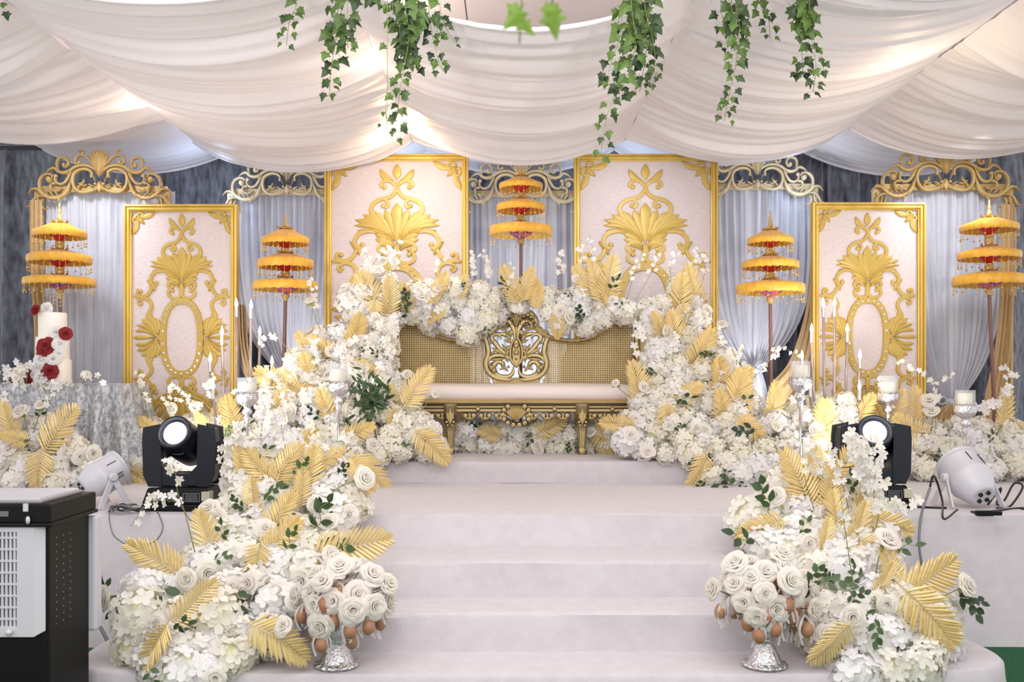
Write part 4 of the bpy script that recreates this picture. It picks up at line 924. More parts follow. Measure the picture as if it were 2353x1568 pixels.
    def spray(s, pts, n, dy=-.03, Y=None, scl=1, start=.35, green=0):
        """orchid stem through px, py points with n blossoms towards its tip"""
        rr = s.rr; Yb = (Y or s.Yf(pts[0][0], pts[0][1]))+dy
        c = catmull([P(a, b, Yb-.03*i) for i, (a, b) in enumerate(pts)], 7); m = M(); k = len(c)
        m.tube(c, [.0028*(1-.6*i/k) for i in range(k)], 4); st = m.obj('orchid_spray', STEM, s.t, True)
        for i in range(n):
            t = start+(1-start)*(i+.5)/n; p = c[min(k-1, int(t*(k-1)))]+Vector((rr.uniform(-.026,.026), rr.uniform(-.03,.01), rr.uniform(-.018,.018)))*scl
            face = Vector((rr.uniform(-.9,.9), -1, rr.uniform(-.7,.7))).normalized(); q = Vector((0,0,1)).rotation_difference(face)
            sz = scl*(1.0-.45*t)*rr.uniform(.85,1.15)+.12
            put('blossom', rr.choice(BLOS), st, Matrix.Translation(p) @ q.to_matrix().to_4x4() @ Matrix.Rotation(rr.uniform(0,6), 4, 'Z') @ Matrix.Scale(sz, 4))
    def bud(s, pts, scl=1, Y=None, kind='rose', dy=-.05):
        rr = s.rr; Yb = (Y or s.Yf(*pts[0]))+dy; c = catmull([P(a, b, Yb-.02*i) for i, (a, b) in enumerate(pts)], 6); m = M(); m.tube(c, .0028, 5)
        for sd in (-1, 1): leafshape(m, c[-2], Vector((sd*.6, -.2, -.5)), Vector((0,-1,.3)), .04, .014)
        m.obj('flower_stem', STEM, s.t, True)
        q = Vector((0,0,1)).rotation_difference((c[-1]-c[-4]).normalized()+Vector((0,-.8,.1)))
        put('rose_bloom', rr.choice(ROSEM), s.t, Matrix.Translation(c[-1]) @ q.to_matrix().to_4x4() @ Matrix.Scale(scl, 4))
lin = lambda y0, Y0, y1, Y1: (lambda x, y: Y0+(Y1-Y0)*max(0, min(1, (y-y0)/(y1-y0))))

CASC = lambda x, y: float(np.interp(y, [1000,1070,1183,1293,1412,1500,1590], [5.62,5.42,5.16,4.74,4.40,4.32,4.14]))
# ---------------------------------------------------------------- flower arrangements
# left bank beside the sofa
b = Bank('flower_bank', 'high white hydrangea bank climbing to the sofa from the left', [(618,1090),(600,1000),(600,880),(650,850),(690,800),(720,770),(790,740),(790,650),(850,620),(905,640),(905,700),(900,740),(910,800),(925,880),(965,955),(1018,985),(1025,1050),(860,1060),(850,1108),(640,1112)],
         lin(640,7.95,1100,6.85), 101, group='flower banks beside the sofa', base_z=.68)
for a in ((845,1085,-50,120,-.15),(712,1003,10,70,-.1),(815,998,22,90,-.1),(755,945,105,95,-.1),(645,880,160,120,-.1),(697,898,-15,80,-.1),(712,862,100,90,-.1),(835,852,-25,90,-.1),(905,965,-95,65,-.1),(903,918,95,60,-.1),(955,900,52,110,-.25),(985,1022,-48,110,-.15),
          (858,680,112,120,-.1),(895,690,80,90,-.1),(812,775,70,100,-.1),(745,800,150,80,-.1),(700,790,120,60,-.1),(860,720,-90,80,-.1),(790,1075,140,90,-.15),(640,930,80,70,-.1)): b.leaf(a[0], a[1], a[2], a[3], a[4])
for (x, y) in ((718,870),(650,965),(638,865),(870,620),(905,600),(960,870),(838,915),(700,1060),(820,1040)): b.rose(x, y, -.12)
b.spray([(735,760),(728,690),(715,640)], 12); b.spray([(870,640),(850,600),(828,565)], 9); b.spray([(840,640),(870,590),(905,570),(920,620)], 11); b.spray([(900,650),(902,600),(925,545)], 7)
b.spray([(905,740),(880,790),(885,850),(905,900)], 20, dy=-.2, start=.05, scl=1.3); b.spray([(915,720),(900,780),(905,850)], 18, dy=-.25, start=.05, scl=1.3); b.spray([(890,900),(900,940),(930,960)], 8, dy=-.2, start=.1)
b.spray([(700,860),(660,800),(620,770),(590,800)], 8, start=.5); b.spray([(760,900),(720,820),(735,760)], 10, start=.4); b.spray([(660,1000),(640,900),(610,840)], 8)
b.spray([(780,830),(800,790),(850,770)], 14, start=.1, scl=1.2)
b.bud([(745,780),(725,730),(712,690)], .7); b.bud([(960,960),(985,920),(1000,905)], .6); b.bud([(930,900),(938,870),(935,860)], .7)
m = M(); rr = random.Random(5)      # dark green leaf cluster
for i in range(95):
    c = P(852+rr.gauss(0,16), 918+rr.gauss(0,22), 7.02+rr.uniform(-.05,.05)); d = Vector((rr.uniform(-1,1), rr.uniform(-.8,.1), rr.uniform(-.8,1.1)))
    leafshape(m, c, d, Vector((0,-1,.3)), rr.uniform(.06,.1), rr.uniform(.008,.014))
for k in range(7):
    c = P(850, 930, 7.02); m.tube([c, P(805+k*14, 865+abs(k-3)*6, 6.98)], .002, 4)
    for j in range(4): leafshape(m, P(805+k*14, 865+abs(k-3)*6+j*9, 6.98), Vector((rr.uniform(-1,1), -.3, rr.uniform(.2,1))), Vector((0,-1,.2)), .06, .010)
m.obj('dark_foliage', GREEN, b.t, True)
# garland on the sofa back
b = Bank('flower_garland', 'white hydrangea clump draped over the left half of the sofa back', [(905,740),(890,690),(940,655),(1000,650),(1060,640),(1120,655),(1165,670),(1160,720),(1125,755),(1080,785),(1030,780),(985,755),(940,745)], lambda x, y: 8.02, 102, group='flower garlands on the sofa back', base_z=1.3, foam=False, thick=.1)
for a in ((1003,722,205,62),(985,672,125,80),(1062,662,80,60),(1010,655,60,60),(930,690,100,70)): b.leaf(*a)
for (x, y) in ((962,668),(1005,662),(880,600),(1058,660)): b.rose(x, y, scl=.8)
b.spray([(1085,660),(1092,610),(1085,575)], 13); b.spray([(1100,665),(1120,620),(1105,570)], 14); b.spray([(1010,660),(1000,610),(1020,590)], 6); b.spray([(1160,690),(1175,640),(1180,600)], 5)
b.sprig(930,720,80,1.2); b.sprig(1055,672,60,.9); b.sprig(1110,745,-60,.8); b.sprig(940,700,110,.9)
b = Bank('flower_garland', 'white hydrangea clump draped over the right half of the sofa back', [(1225,700),(1250,670),(1320,655),(1380,670),(1430,690),(1500,690),(1520,720),(1480,740),(1420,735),(1385,745),(1340,772),(1290,765),(1250,735)], lambda x, y: 8.02, 103, group='flower garlands on the sofa back', base_z=1.3, foam=False, thick=.1)
for a in ((1285,735,260,70),(1375,655,105,100),(1400,645,75,100),(1345,650,120,80),(1405,690,-60,70),(1232,685,80,60)): b.leaf(*a)
b.rose(1408,690, scl=.9); b.rose(1325,640,scl=.8)
b.spray([(1295,665),(1288,610),(1292,570)], 14); b.spray([(1320,660),(1340,610),(1330,560)], 8); b.spray([(1440,690),(1460,620),(1475,580)], 9); b.spray([(1460,690),(1500,620),(1510,575)], 8); b.spray([(1350,660),(1365,600),(1355,540)], 7)
b.sprig(1322,682,170,.9); b.sprig(1400,665,60,1)
b = Bank('flower_garland', 'small orchid and gold leaf cluster on the carved crest of the sofa', [(1150,710),(1150,670),(1200,655),(1240,665),(1245,705),(1200,720)], lambda x, y: 8.1, 104, group='flower garlands on the sofa back', base_z=1.3, foam=False, hs=.7, thick=.06)
for a in ((1178,662,110,95),(1205,660,75,85),(1228,675,80,60)): b.leaf(*a)
b.spray([(1195,720),(1188,715),(1192,705)], 5, dy=-.12, start=.1, scl=1.4); b.sprig(1170,670,120,.8); b.sprig(1160,690,80,.8)
# hedge under the sofa
b = Bank('flower_hedge', 'low white hydrangea hedge under the sofa between its legs', [(1020,1048),(1040,985),(1100,968),(1250,968),(1400,975),(1420,1000),(1415,1048)], lambda x, y: 7.86, 105, base_z=.832, thick=.12, hs=.85, spacing=.10)
for a in ((1125,995,160,75),(1258,985,20,85),(1382,1008,-75,90),(1010,1020,-70,70)): b.leaf(*a, -.09)
b.sprig(1068,985,20); b.sprig(1305,1045,90,.8)
# right bank
b = Bank('flower_bank', 'high white hydrangea bank climbing to the sofa from the right', [(1402,1052),(1405,1000),(1435,960),(1462,900),(1480,860),(1482,790),(1490,720),(1500,695),(1545,650),(1600,645),(1612,700),(1635,770),(1680,800),(1705,880),(1760,930),(1800,960),(1960,900),(1985,1000),(1970,1090),(1850,1112),(1620,1112),(1590,1070)],
         lin(650,8.0,1100,6.9), 106, group='flower banks beside the sofa', base_z=.68)
for a in ((1563,690,80,110),(1595,665,100,100),(1578,725,-60,80),(1560,770,100,100),(1605,815,60,120),(1625,845,-12,90),(1655,880,85,100),(1532,962,-95,90),(1565,918,35,100),(1470,895,100,110),(1428,978,170,80),(1660,945,100,90),(1692,930,78,140),(1722,985,-40,95),(1612,1083,-112,100),
          (1895,980,90,110),(1892,1020,-80,80),(1700,890,60,90),(1520,760,110,80),(1780,930,75,90)): b.leaf(*a)
for (x, y) in ((1532,790),(1535,760),(1572,912),(1660,830),(1480,890),(1600,985),(1450,1000),(1870,985),(1785,980),(1640,910)): b.rose(x, y, -.12)
b.spray([(1545,660),(1540,610),(1560,570)], 10); b.spray([(1580,650),(1600,600),(1625,590)], 10); b.spray([(1610,660),(1620,610),(1590,560)], 7)
b.spray([(1480,740),(1465,790),(1475,850)], 8, dy=-.25, start=.05, scl=1.5); b.spray([(1690,880),(1690,820),(1660,780),(1640,750)], 10)
b.spray([(1700,900),(1760,840),(1790,800),(1840,820)], 13, start=.3); b.spray([(1720,900),(1700,830),(1710,790)], 12); b.spray([(1790,950),(1840,900),(1830,850)], 14, start=.2)
b.spray([(1545,860),(1548,800),(1560,760)], 10); b.bud([(1660,800),(1662,770),(1659,745)], .8); b.bud([(1450,915),(1425,895),(1414,880)], .55)
for a in ((1545,930,20,1.3),(1700,1100,200,1.5),(1740,990,180,1.4),(1648,1098,30,1),(1590,1050,-80,1.1)): b.sprig(a[0], a[1], a[2], a[3], dy=-.12)
# hedge in front of the small left panel
b = Bank('flower_hedge', 'white hydrangea hedge behind the left moving head lamp', [(296,1108),(296,1000),(340,960),(420,965),(500,950),(560,950),(620,985),(650,1040),(650,1108)], lin(950,7.35,1108,7.08), 107, base_z=.68)
for a in ((530,960,100,90),(500,950,60,80),(322,1098,-30,90),(470,985,120,70),(345,985,140,70)): b.leaf(*a)
b.spray([(400,980),(380,930),(400,890),(440,910)], 12); b.spray([(340,980),(330,900),(318,850)], 12); b.spray([(470,980),(450,930),(410,920)], 10); b.spray([(520,960),(480,900),(490,860)], 14); b.spray([(540,960),(545,900),(590,870)], 10)
for (x, y) in ((450,935),(395,940),(330,1000)): b.rose(x, y)
# far left arrangement before the cake table
b = Bank('flower_arrangement', 'white hydrangea and gold leaf arrangement in front of the silver cake table', [(-40,1128),(-40,940),(40,945),(120,960),(150,990),(190,1010),(240,1080),(240,1128)], lin(950,6.72,1128,6.55), 108, base_z=.68)
for a in ((128,1000,55,130),(92,1078,-98,110),(38,1010,165,70),(20,970,100,80)): b.leaf(*a, -.14)
for (x, y) in ((150,1040),(20,1030),(10,970)): b.rose(x, y)
b.bud([(60,1020),(62,980),(47,945)], 1.1); b.bud([(150,1070),(175,1050),(185,1050)], 1.0); b.bud([(170,1070),(195,1040),(215,1042)], 1.0); b.bud([(70,1010),(85,970),(92,930)], .7)
b.spray([(15,990),(10,930),(35,880),(-10,860)], 10); b.spray([(100,1000),(110,930),(120,870)], 6, start=.5); b.sprig(88,960,70,.9); b.sprig(175,1100,-30,1); b.spray([(10,1000),(15,950),(5,900)], 10, scl=1.3)
# right back hedge
b = Bank('flower_hedge', 'white hydrangea hedge behind the right white spotlight', [(2068,1112),(2068,1000),(2110,975),(2170,985),(2200,965),(2260,960),(2330,975),(2400,990),(2400,1112)], lin(960,7.3,1112,7.05), 109, base_z=.68)
for a in ((2098,990,140,100),(2115,1008,-35,95),(2105,935,85,80),(2312,945,78,100),(2338,985,0,70),(2060,940,75,80),(2240,1080,-40,90),(1985,945,60,80)): b.leaf(*a)
for (x, y) in ((2240,975),(2315,985),(2195,1020),(2135,945)): b.rose(x, y)
b.spray([(2260,980),(2250,940),(2290,920),(2320,880),(2300,840)], 26, scl=1.5, start=.2); b.spray([(2200,1000),(2160,920),(2150,880),(2200,850)], 10); b.spray([(2080,980),(2040,920),(2010,860)], 12, start=.3); b.spray([(2090,990),(2150,900),(2100,850),(2060,830)], 9, start=.5)
b.bud([(2140,990),(2145,940),(2136,920)], 1.1); b.bud([(2150,1000),(2150,970),(2140,945)], 1.0); b.sprig(2220,1040,-60,1.2); b.sprig(2330,1030,-30,1.2)
# left cascade down the steps
b = Bank('flower_cascade', 'large white flower cascade spilling down the left side of the steps', [(284,1590),(282,1400),(310,1330),(370,1290),(440,1280),(455,1220),(505,1160),(530,1080),(570,1010),(640,1000),(720,1040),(800,1070),(840,1120),(838,1210),(790,1270),(740,1330),(720,1400),(690,1480),(600,1530),(520,1600)],
         CASC, 110, group='flower cascades on the steps', base_z=.17, spacing=.108, hs=1.1, roses=.12)
for a in ((365,1298,150,155,0),(478,1240,100,125,2),(592,1290,-105,110,1),(785,1258,14,180,1),(432,1395,40,130,1),(355,1475,-125,120,3),(628,1468,-32,160,3),(575,1160,100,100,None),(640,1195,62,120,None),(605,1085,130,110,None),(650,1080,60,120,None),(715,1090,75,110,None),
          (560,1080,100,90,None),(830,1080,-60,100,0),(640,1240,40,120,None),(690,1130,80,90,None),(590,1050,160,80,None),(745,1060,40,90,None)): b.leaf(a[0], a[1], a[2], a[3], -.16, None, a[4])
for (x, y) in ((570,1340),(360,1435),(650,1440),(500,1190),(725,1160),(755,1200),(830,1090),(430,1330),(610,1215),(480,1170)): b.rose(x, y, -.16)
for a in ((385,1340,-80,1.6),(490,1285,10,1),(555,1350,-90,1.2),(720,1215,60,1.6),(735,1240,-10,1.4),(655,1265,60,1),(390,1445,20,1),(560,1175,120,1),(600,1150,30,1.2),(680,1100,60,1.2),(520,1250,100,1.2),(350,1530,-80,1),(700,1190,200,1)): b.sprig(a[0], a[1], a[2], a[3], -.16)
b.spray([(448,1270),(425,1180),(408,1130),(400,1075),(380,1060)], 9, dy=-.25, start=.5); b.spray([(440,1200),(400,1150),(340,1160),(300,1210)], 7, dy=-.3, start=.3); b.spray([(410,1140),(360,1140),(330,1160)], 5, dy=-.3, start=.3)
b.spray([(560,1100),(570,1040),(540,1000)], 12, scl=1.3); b.spray([(540,1110),(520,1060),(530,1010)], 14, scl=1.3); b.spray([(670,1090),(650,1000),(640,930)], 12, scl=1.3, start=.4); b.spray([(590,1120),(600,1000),(610,930)], 10)
b.spray([(700,1100),(740,1030),(800,1010)], 10); b.bud([(740,1160),(780,1120),(838,1098)], 1.1); b.bud([(330,1390),(280,1370),(238,1372)], 1.0)
for a in ((290,1375,200,1.1),(262,1385,-70,1.2),(250,1365,120,1)): b.sprig(a[0], a[1], a[2], a[3], -.05)
# right cascade down the steps
b = Bank('flower_cascade', 'large white flower cascade spilling down the right side of the steps', [(1845,1500),(1850,1420),(1870,1340),(1800,1300),(1700,1270),(1685,1180),(1740,1120),(1800,1090),(1860,1070),(1940,1070),(2020,1110),(2050,1180),(2060,1260),(2060,1310),(2110,1360),(2160,1380),(2185,1450),(2180,1530),(2140,1590),(1960,1590),(1900,1540)],
         CASC, 111, group='flower cascades on the steps', base_z=.17, spacing=.108, hs=1.1, roses=.12)
for a in ((1840,1115,112,150,0),(1905,1145,85,120,None),(1935,1075,55,110,None),(2040,1205,-22,120,3),(1975,1215,72,110,None),(1925,1190,95,110,None),(1760,1213,193,110,1),(2008,1262,-38,100,None),(2050,1310,100,100,None),(2125,1338,22,180,1),(2130,1412,-48,180,3),(1922,1478,-128,130,1),(1900,1250,70,100,None),
          (1865,1085,70,100,None),(1985,1150,60,100,None),(2030,1340,60,90,None)): b.leaf(a[0], a[1], a[2], a[3], -.16, None, a[4])
for (x, y) in ((1783,1140),(2035,1240),(1848,1330),(2040,1390),(1895,1180),(1860,1250),(2180,1100)[:2] if False else (1950,1300),(1960,1420)): b.rose(x, y, -.16)
for a in ((1765,1175,110,1.7),(1745,1255,160,1.6),(1760,1260,-60,1.6),(1835,1240,70,1.2),(1880,1330,-10,1.3),(1865,1355,180,1.3),(1850,1355,60,1.1),(2010,1370,-80,1.6),(2015,1415,-100,1.3),(1980,1160,60,1.1),(1975,1340,120,1.2),(1940,1385,30,1),(2040,1270,20,1.2)): b.sprig(a[0], a[1], a[2], a[3], -.16)
b.spray([(1990,1160),(1985,1080),(1970,1030),(1955,990)], 26, scl=1.6, start=.1, dy=-.2); b.spray([(2000,1190),(2010,1120),(2010,1060),(2000,1000)], 26, scl=1.4, start=.1, dy=-.2); b.spray([(1870,1170),(1850,1100),(1842,1000)], 6, dy=-.2, start=.6)
b.spray([(2010,1230),(2025,1170),(2060,1160),(2110,1160)], 12, scl=1.4, dy=-.25, start=.3); b.spray([(1950,1170),(1930,1090),(1900,1020)], 10, dy=-.15, start=.4); b.spray([(1940,1160),(1960,1080),(1960,1020)], 16, scl=1.3, start=.2); b.spray([(1900,1180),(1880,1060),(1820,1000)], 12, start=.4)
b.spray([(1960,1340),(1945,1240),(1930,1130)], 5, dy=-.28, start=.7); b.bud([(2150,1380),(2190,1360),(2222,1346)], 1.0); b.bud([(2010,1330),(2020,1280),(2040,1240)], 1.1); b.sprig(2195,1365,-20,1.2)
b.sprig(2200,1350,-60,1.2)

# ---------------------------------------------------------------- egg flower stands
em = M(); em.lathe([(.001,-.030),(.012,-.0275),(.0205,-.016),(.0235,-.002),(.020,.013),(.0125,.024),(.004,.029),(.001,.030)], 16); EGGM = em.mesh('egg', EGG, True)
def egg_stand(px, foot, Y, c_px, c_py, rad, seed, side, extra=None):
    z0 = .17; x = X(px, Y); t = thing('silver_pedestal', 'ornate polished silver pedestal at the %s foot of the steps' % side, 'pedestal', (x, Y, z0), 'silver pedestals'); mt = Matrix.Translation((x, Y, z0))
    fn = lambda a, r, z: (r*(1+(.07*abs(math.sin(a*8)) if z < .03 else .02*math.sin(a*16))), z+(.006*abs(math.sin(a*8)) if z < .02 else 0))
    m = M(); m.lathe([(.088,0),(.094,.006),(.088,.014),(.074,.02),(.070,.03),(.062,.05),(.050,.07),(.046,.085),(.034,.095),(.036,.105)], 64, mt, fn); m.obj('foot', SILVER, t, True)
    m = M(); m.lathe([(.036,.105),(.044,.112),(.040,.12),(.046,.13),(.075,.15),(.098,.175),(.108,.2),(.112,.205),(.105,.2),(.07,.165),(.001,.15)], 48, mt); m.obj('bowl', SILVER, t, True)
    m = M(); m.ball((x, Y, z0+.20), .085, 14, 8); m.obj('foam_ball', FOAM, t, True)
    made = []; rr = random.Random(seed); c = P(c_px, c_py, Y); base = Vector((x, Y, z0+.2)); n = 44; k = 0
    for i in range(n):
        d = fib(n, i)
        if d.z < -.5 or d.y > .7 or (d.z < -.1 and rr.random() < .35): continue
        d = (d+Vector((rr.uniform(-.12,.12), rr.uniform(-.1,.1), rr.uniform(-.1,.1)))).normalized()
        rj = rr.uniform(.80,1.12); p = c+Vector((d.x*rad*rj, d.y*rad*.85*rj, d.z*rad*.88*rj))
        if p.z < z0+.12: continue
        k += 1
        if k > 34: break
        e = thing('egg_flower', 'white rose with brown egg and ribbons in the %s silver pedestal' % side, 'egg flower', p, 'egg flowers in the %s pedestal' % side)
        made.append(e); q = Vector((0,0,1)).rotation_difference((d+Vector((0,-.5,.1))).normalized())
        put('rose', rr.choice(ROSEM), e, Matrix.Translation(p) @ q.to_matrix().to_4x4() @ Matrix.Rotation(rr.uniform(0,6), 4, 'Z') @ Matrix.Scale(rr.uniform(.88,1.12), 4))
        m = M(); mid = p.lerp(base, .45)+Vector((0,0,.02)); m.tube(catmull([base, mid, p-d*.015], 5), .0022, 4); m.obj('wire_stem', SLOT, e, True)
        ep = p.lerp(base, .14)+Vector((0, -.012, -.074)); put('egg', EGGM, e, Matrix.Translation(ep) @ Matrix.Rotation(rr.uniform(-.3,.3), 4, 'Y') @ Matrix.Scale(1.22, 4))
        m = M()
        for s_ in range(4):
            a0 = p.lerp(base, .2)+Vector((0,-.012,-.01)); dx = rr.uniform(-.03,.03); pts = [a0, a0+Vector((dx,-.02,-.03)), a0+Vector((dx*1.3,-.02,-.07)), a0+Vector((dx*1.1+rr.uniform(-.02,.02),-.015,-rr.uniform(.09,.13)))]
            cc = catmull(pts, 3); vs = []
            for ii, v in enumerate(cc): vs += [v-Vector((.0045,0,0)), v+Vector((.0045,.003*math.sin(ii),0))]
            m.add(vs, [(2*ii, 2*ii+1, 2*ii+3, 2*ii+2) for ii in range(len(cc)-1)])
        m.obj('ribbon', RIBBON, e, True)
    made.sort(key=lambda o: -o.location.z); nr = 5; per = math.ceil(len(made)/nr)
    for r_ in range(nr):
        row = sorted(made[r_*per:(r_+1)*per], key=lambda o: o.location.x)
        for i, o in enumerate(row): o['label'] = 'egg flower, %s from left in the %s row of the %s silver pedestal' % (('first','second','third','fourth','fifth','sixth','seventh','eighth','ninth')[i], ('top','second','middle','fourth','lowest')[r_], side)
egg_stand(774, 1540, 4.32, 792, 1385, .195, 21, 'left')
egg_stand(1757, 1540, 4.32, 1752, 1372, .205, 22, 'right')

# ---------------------------------------------------------------- cake table, cloth and cake
YT0, YT1 = 6.98, 7.56; XR = X(274, YT0); XL = XR-1.45; ZT = 1.383
t = thing('cake_table', 'cake table hidden under the silver crushed velvet cloth', 'table', ((XL+XR)/2, 7.25, .68))
m = M(); m.box(((XL+XR)/2, 7.27, ZT-.02), (XR-XL-.02, YT1-YT0-.02, .03)); m.obj('tabletop', WPLAS, t, False)
for a in (XL+.08, XR-.08):
    for c in (YT0+.06, YT1-.06): m = M(); m.box((a, c, (.68+ZT-.03)/2), (.04, .04, ZT-.71)); m.obj('leg', CHROME, t, False)
m = M(); nf = 15
m.grid(lambda u, v: (XL+(XR-XL)*u, YT0+(YT1-YT0)*v, ZT), 2, 2)
def fn(u, v):      # skirt: down the front and round the right side
    per = (XR-XL)+(YT1-YT0); q = u*per; dn = v; fl = dn**.8
    w_ = (.006+.05*fl)*math.sin(q*2*PI*6.3+.8*math.sin(q*5))+.024*fl*math.sin(q*2*PI*3.1+1)
    if q < XR-XL: x, y = XL+q, YT0; nx, ny = 0, -1
    else: x, y = XR, YT0+(q-(XR-XL)); nx, ny = 1, 0
    e = max(0, 1-abs(q-(XR-XL))/.12)
    nx += e*.7*(1-nx); ny -= e*.7*(1+ny)
    off = w_+.07*fl
    return (x+nx*off, y+ny*off, ZT-.004-(ZT-.684)*dn if dn > 0 else ZT)
m.grid(fn, 200, 24)
tag(m.obj('tablecloth', SILVER_V, None, True), 'silver grey crushed velvet cloth draped over the cake table', 'tablecloth')
YC = 7.22; xc_ = X(121, YC); t = thing('wedding_cake', 'white tiered wedding cake with white and dark red roses', 'cake', (xc_, YC, ZT))
m = M(); m.lathe([(.15,0),(.15,.008),(.145,.01),(.001,.01)], 32, Matrix.Translation((xc_, YC, ZT))); m.obj('cake_board', SILVER, t, 'auto')
z = ZT+.01
for r, zt in ((.127, Z(826,YC)), (.114, Z(775,YC)), (.097, Z(719,YC))):
    h = zt-z; m = M(); m.lathe([(.001,0),(r,0),(r,h-.008),(r-.003,h-.002),(r-.008,h),(.001,h)], 40, Matrix.Translation((xc_, YC, z))); m.obj('tier', CAKE, t, 'auto'); z = zt
RRM = rose_mesh('rose', REDROSE, 9)
WRM = rose_mesh('rose', mat('white_sugar_rose', srgb(252,250,248), .6, transl=.4), 10)
for (px, py, s_, red, r) in ((80,713,.75,1,.1),(107,709,.9,0,.06),(152,767,.9,1,.118),(128,763,.9,0,.11),(106,797,1.25,1,.13),(101,806,1.0,1,.14),(138,790,1.0,0,.12),(135,812,.8,0,.12),(92,826,.95,0,.14),(122,824,1.0,0,.13),(115,853,1.15,1,.14),(88,843,.95,0,.14),(67,869,.9,1,.13),(92,868,1.1,0,.15),(78,862,.7,0,.14)):
    Yr = YC-r; p = P(px, py, Yr); dx = p.x-xc_; face = Vector((dx*5, -1, .25)).normalized()
    q = Vector((0,0,1)).rotation_difference(face); o = put('rose', RRM if red else WRM, t, Matrix.Translation(p) @ q.to_matrix().to_4x4() @ Matrix.Rotation(px, 4, 'Z') @ Matrix.Scale(s_, 4))
    if red: o['label'] = 'dark red rose'
m = M(); cc = P(131, 690, YC)
for i in range(5): m.tube([cc+Vector((-.05+i*.025,0,-.05)), cc+Vector((-.05+i*.025,0,.05-.01*abs(i-2)))], .0018, 4)
for k in range(4): m.tube(catmull([cc+Vector((-.055,0,-.04+k*.028)), cc+Vector((-.02,0,-.025+k*.028)), cc+Vector((.02,0,-.045+k*.028)), cc+Vector((.055,0,-.03+k*.028))], 4), .0018, 4)
m.tube([cc+Vector((0,0,-.05)), cc+Vector((0,0,-.12))], .002, 4); m.obj('lettering_topper', GOLD_P, t, True)
b = Bank.__new__(Bank); b.rr = random.Random(77); b.Yf = lambda x, y: 7.05; b.t = thing('orchid_garland', 'thin white orchid garland lying along the cake table top', 'garland', P(120, 885, 7.05))
b.spray([(0,884),(40,880),(90,888),(130,896),(170,880),(200,862),(230,868),(260,895)], 16, start=.02, scl=1.3, dy=-.02); b.spray([(30,884),(40,862),(20,845)], 7, start=.3, scl=1.7); b.spray([(60,884),(62,850),(48,835)], 5, start=.4, scl=1.5); b.spray([(90,890),(80,920),(95,925)], 5, start=.2); b.bud([(190,882),(194,875),(197,862)], .7); b.spray([(150,890),(140,925),(150,935)], 4, start=.3)

# ---------------------------------------------------------------- stage lights
def moving_head(px, Y, label, floor_z=.68):
    x = X(px, Y); t = thing('moving_head_lamp', label, 'stage light', (x, Y, floor_z), 'black moving head lamps'); z = floor_z
    m = M(); m.box((x, Y, z+.02), (.39, .27, .04)); m.box((x, Y, z+.085), (.385, .265, .09), taper=.86); bevel(m.obj('base', BLACK, t, False), .01)
    m = M()
    for (dx, w_, h) in ((-.105,.075,.034),(-.02,.05,.042),(.085,.09,.044)):
        yy = Y-.1285; zz = z+.078
        for (a, c, d) in ((dx, h, 0), (dx, -h, 0)): m.box((x+dx, yy, zz+c/2), (w_, .002, .002))
        for sx in (-1, 1): m.box((x+dx+sx*w_/2, yy, zz), (.002, .002, h))
        if dx != -.02:
            for k in range(4): m.box((x+dx, yy, zz-h*.3+k*h*.2), (w_*.75, .0015, .0022))
    m.obj('printed_label', GREYT, t, False)
    m = M(); m.box((x+.165, Y-.1, z+.085), (.045, .07, .05)); m.obj('info_sticker', mat('beige_sticker', srgb(186,184,160), .6), t, False)
    # yoke
    for s_ in (-1, 1):
        m = M(); pr = [(-.085,.13),(-.085,.19),(-.075,.25)]
        o_ = [(.11,.18),(.115,.47),(.19,.455),(.195,.40),(.19,.20),(.165,.145),(.11,.145)]; vs = [(x+s_*a, Y-.08, z+b_-.0) for a, b_ in o_]+[(x+s_*a, Y+.08, z+b_) for a, b_ in o_]
        n = len(o_); m.add(vs, [tuple(range(n)), tuple(range(n, 2*n))[::-1]]+[(i, (i+1) % n, n+(i+1) % n, n+i) for i in range(n)]); bevel(m.obj('yoke_arm', NAVY, t, False), .012)
    m = M(); vs = []; o_ = [(-.125,.145),(.125,.145),(.125,.27),(.06,.20),(-.06,.20),(-.125,.27)]
    for yy in (-.075, .075): vs += [(x+a, Y+yy, z+b_) for a, b_ in o_]
    m.add(vs, [(0,1,2,3,4,5),(11,10,9,8,7,6)]+[(i, (i+1) % 6, 6+(i+1) % 6, 6+i) for i in range(6)]); m.lathe([(.07,.12),(.07,.15)], 20, Matrix.Translation((x, Y, z))); bevel(m.obj('yoke_bridge', NAVY, t, False), .006)
    # head
    ax = Vector((-.10, -.86, .42)).normalized(); c = Vector((x, Y+.02, z+.375)); q = Vector((0,0,1)).rotation_difference(ax).to_matrix().to_4x4(); mt = Matrix.Translation(c) @ q
    m = M(); m.lathe([(.001,-.17),(.07,-.165),(.095,-.13),(.105,-.05),(.108,.04),(.103,.10),(.098,.125),(.100,.130),(.100,.150),(.094,.158),(.086,.158),(.080,.14),(.072,.136),(.001,.134)], 36, mt); hd = m.obj('head', NAVY, t, 'auto')
    m = M(); m.lathe([(.066,.137),(.062,.145),(.04,.151),(.001,.153)], 28, mt); m.obj('lens', LENS, hd, True)
    m = M(); oc = c+Vector((0,-.118,-.05)); m.tube([oc+Vector((.032*math.cos(a*PI/12), 0, .011*math.sin(a*PI/12))) for a in range(25)], .0012, 4); m.obj('oval_badge', GREYT, hd, True)
    m = M()
    for k in range(6): m.box((x+.197, Y-.05+k*.02, z+.32), (.004, .008, .12))
    m.obj('vent', SLOT, t, False)
    lamp('SPOT', 'moving_head_beam', c+ax*.17, 20, (.85,.92,1), .05, aim=c+ax*3, spot=24, blend=.5)
moving_head(422, 5.66, 'black moving head lamp with glowing lens at left stage edge')
moving_head(2001, 5.8, 'black moving head lamp behind the right flower cascade')
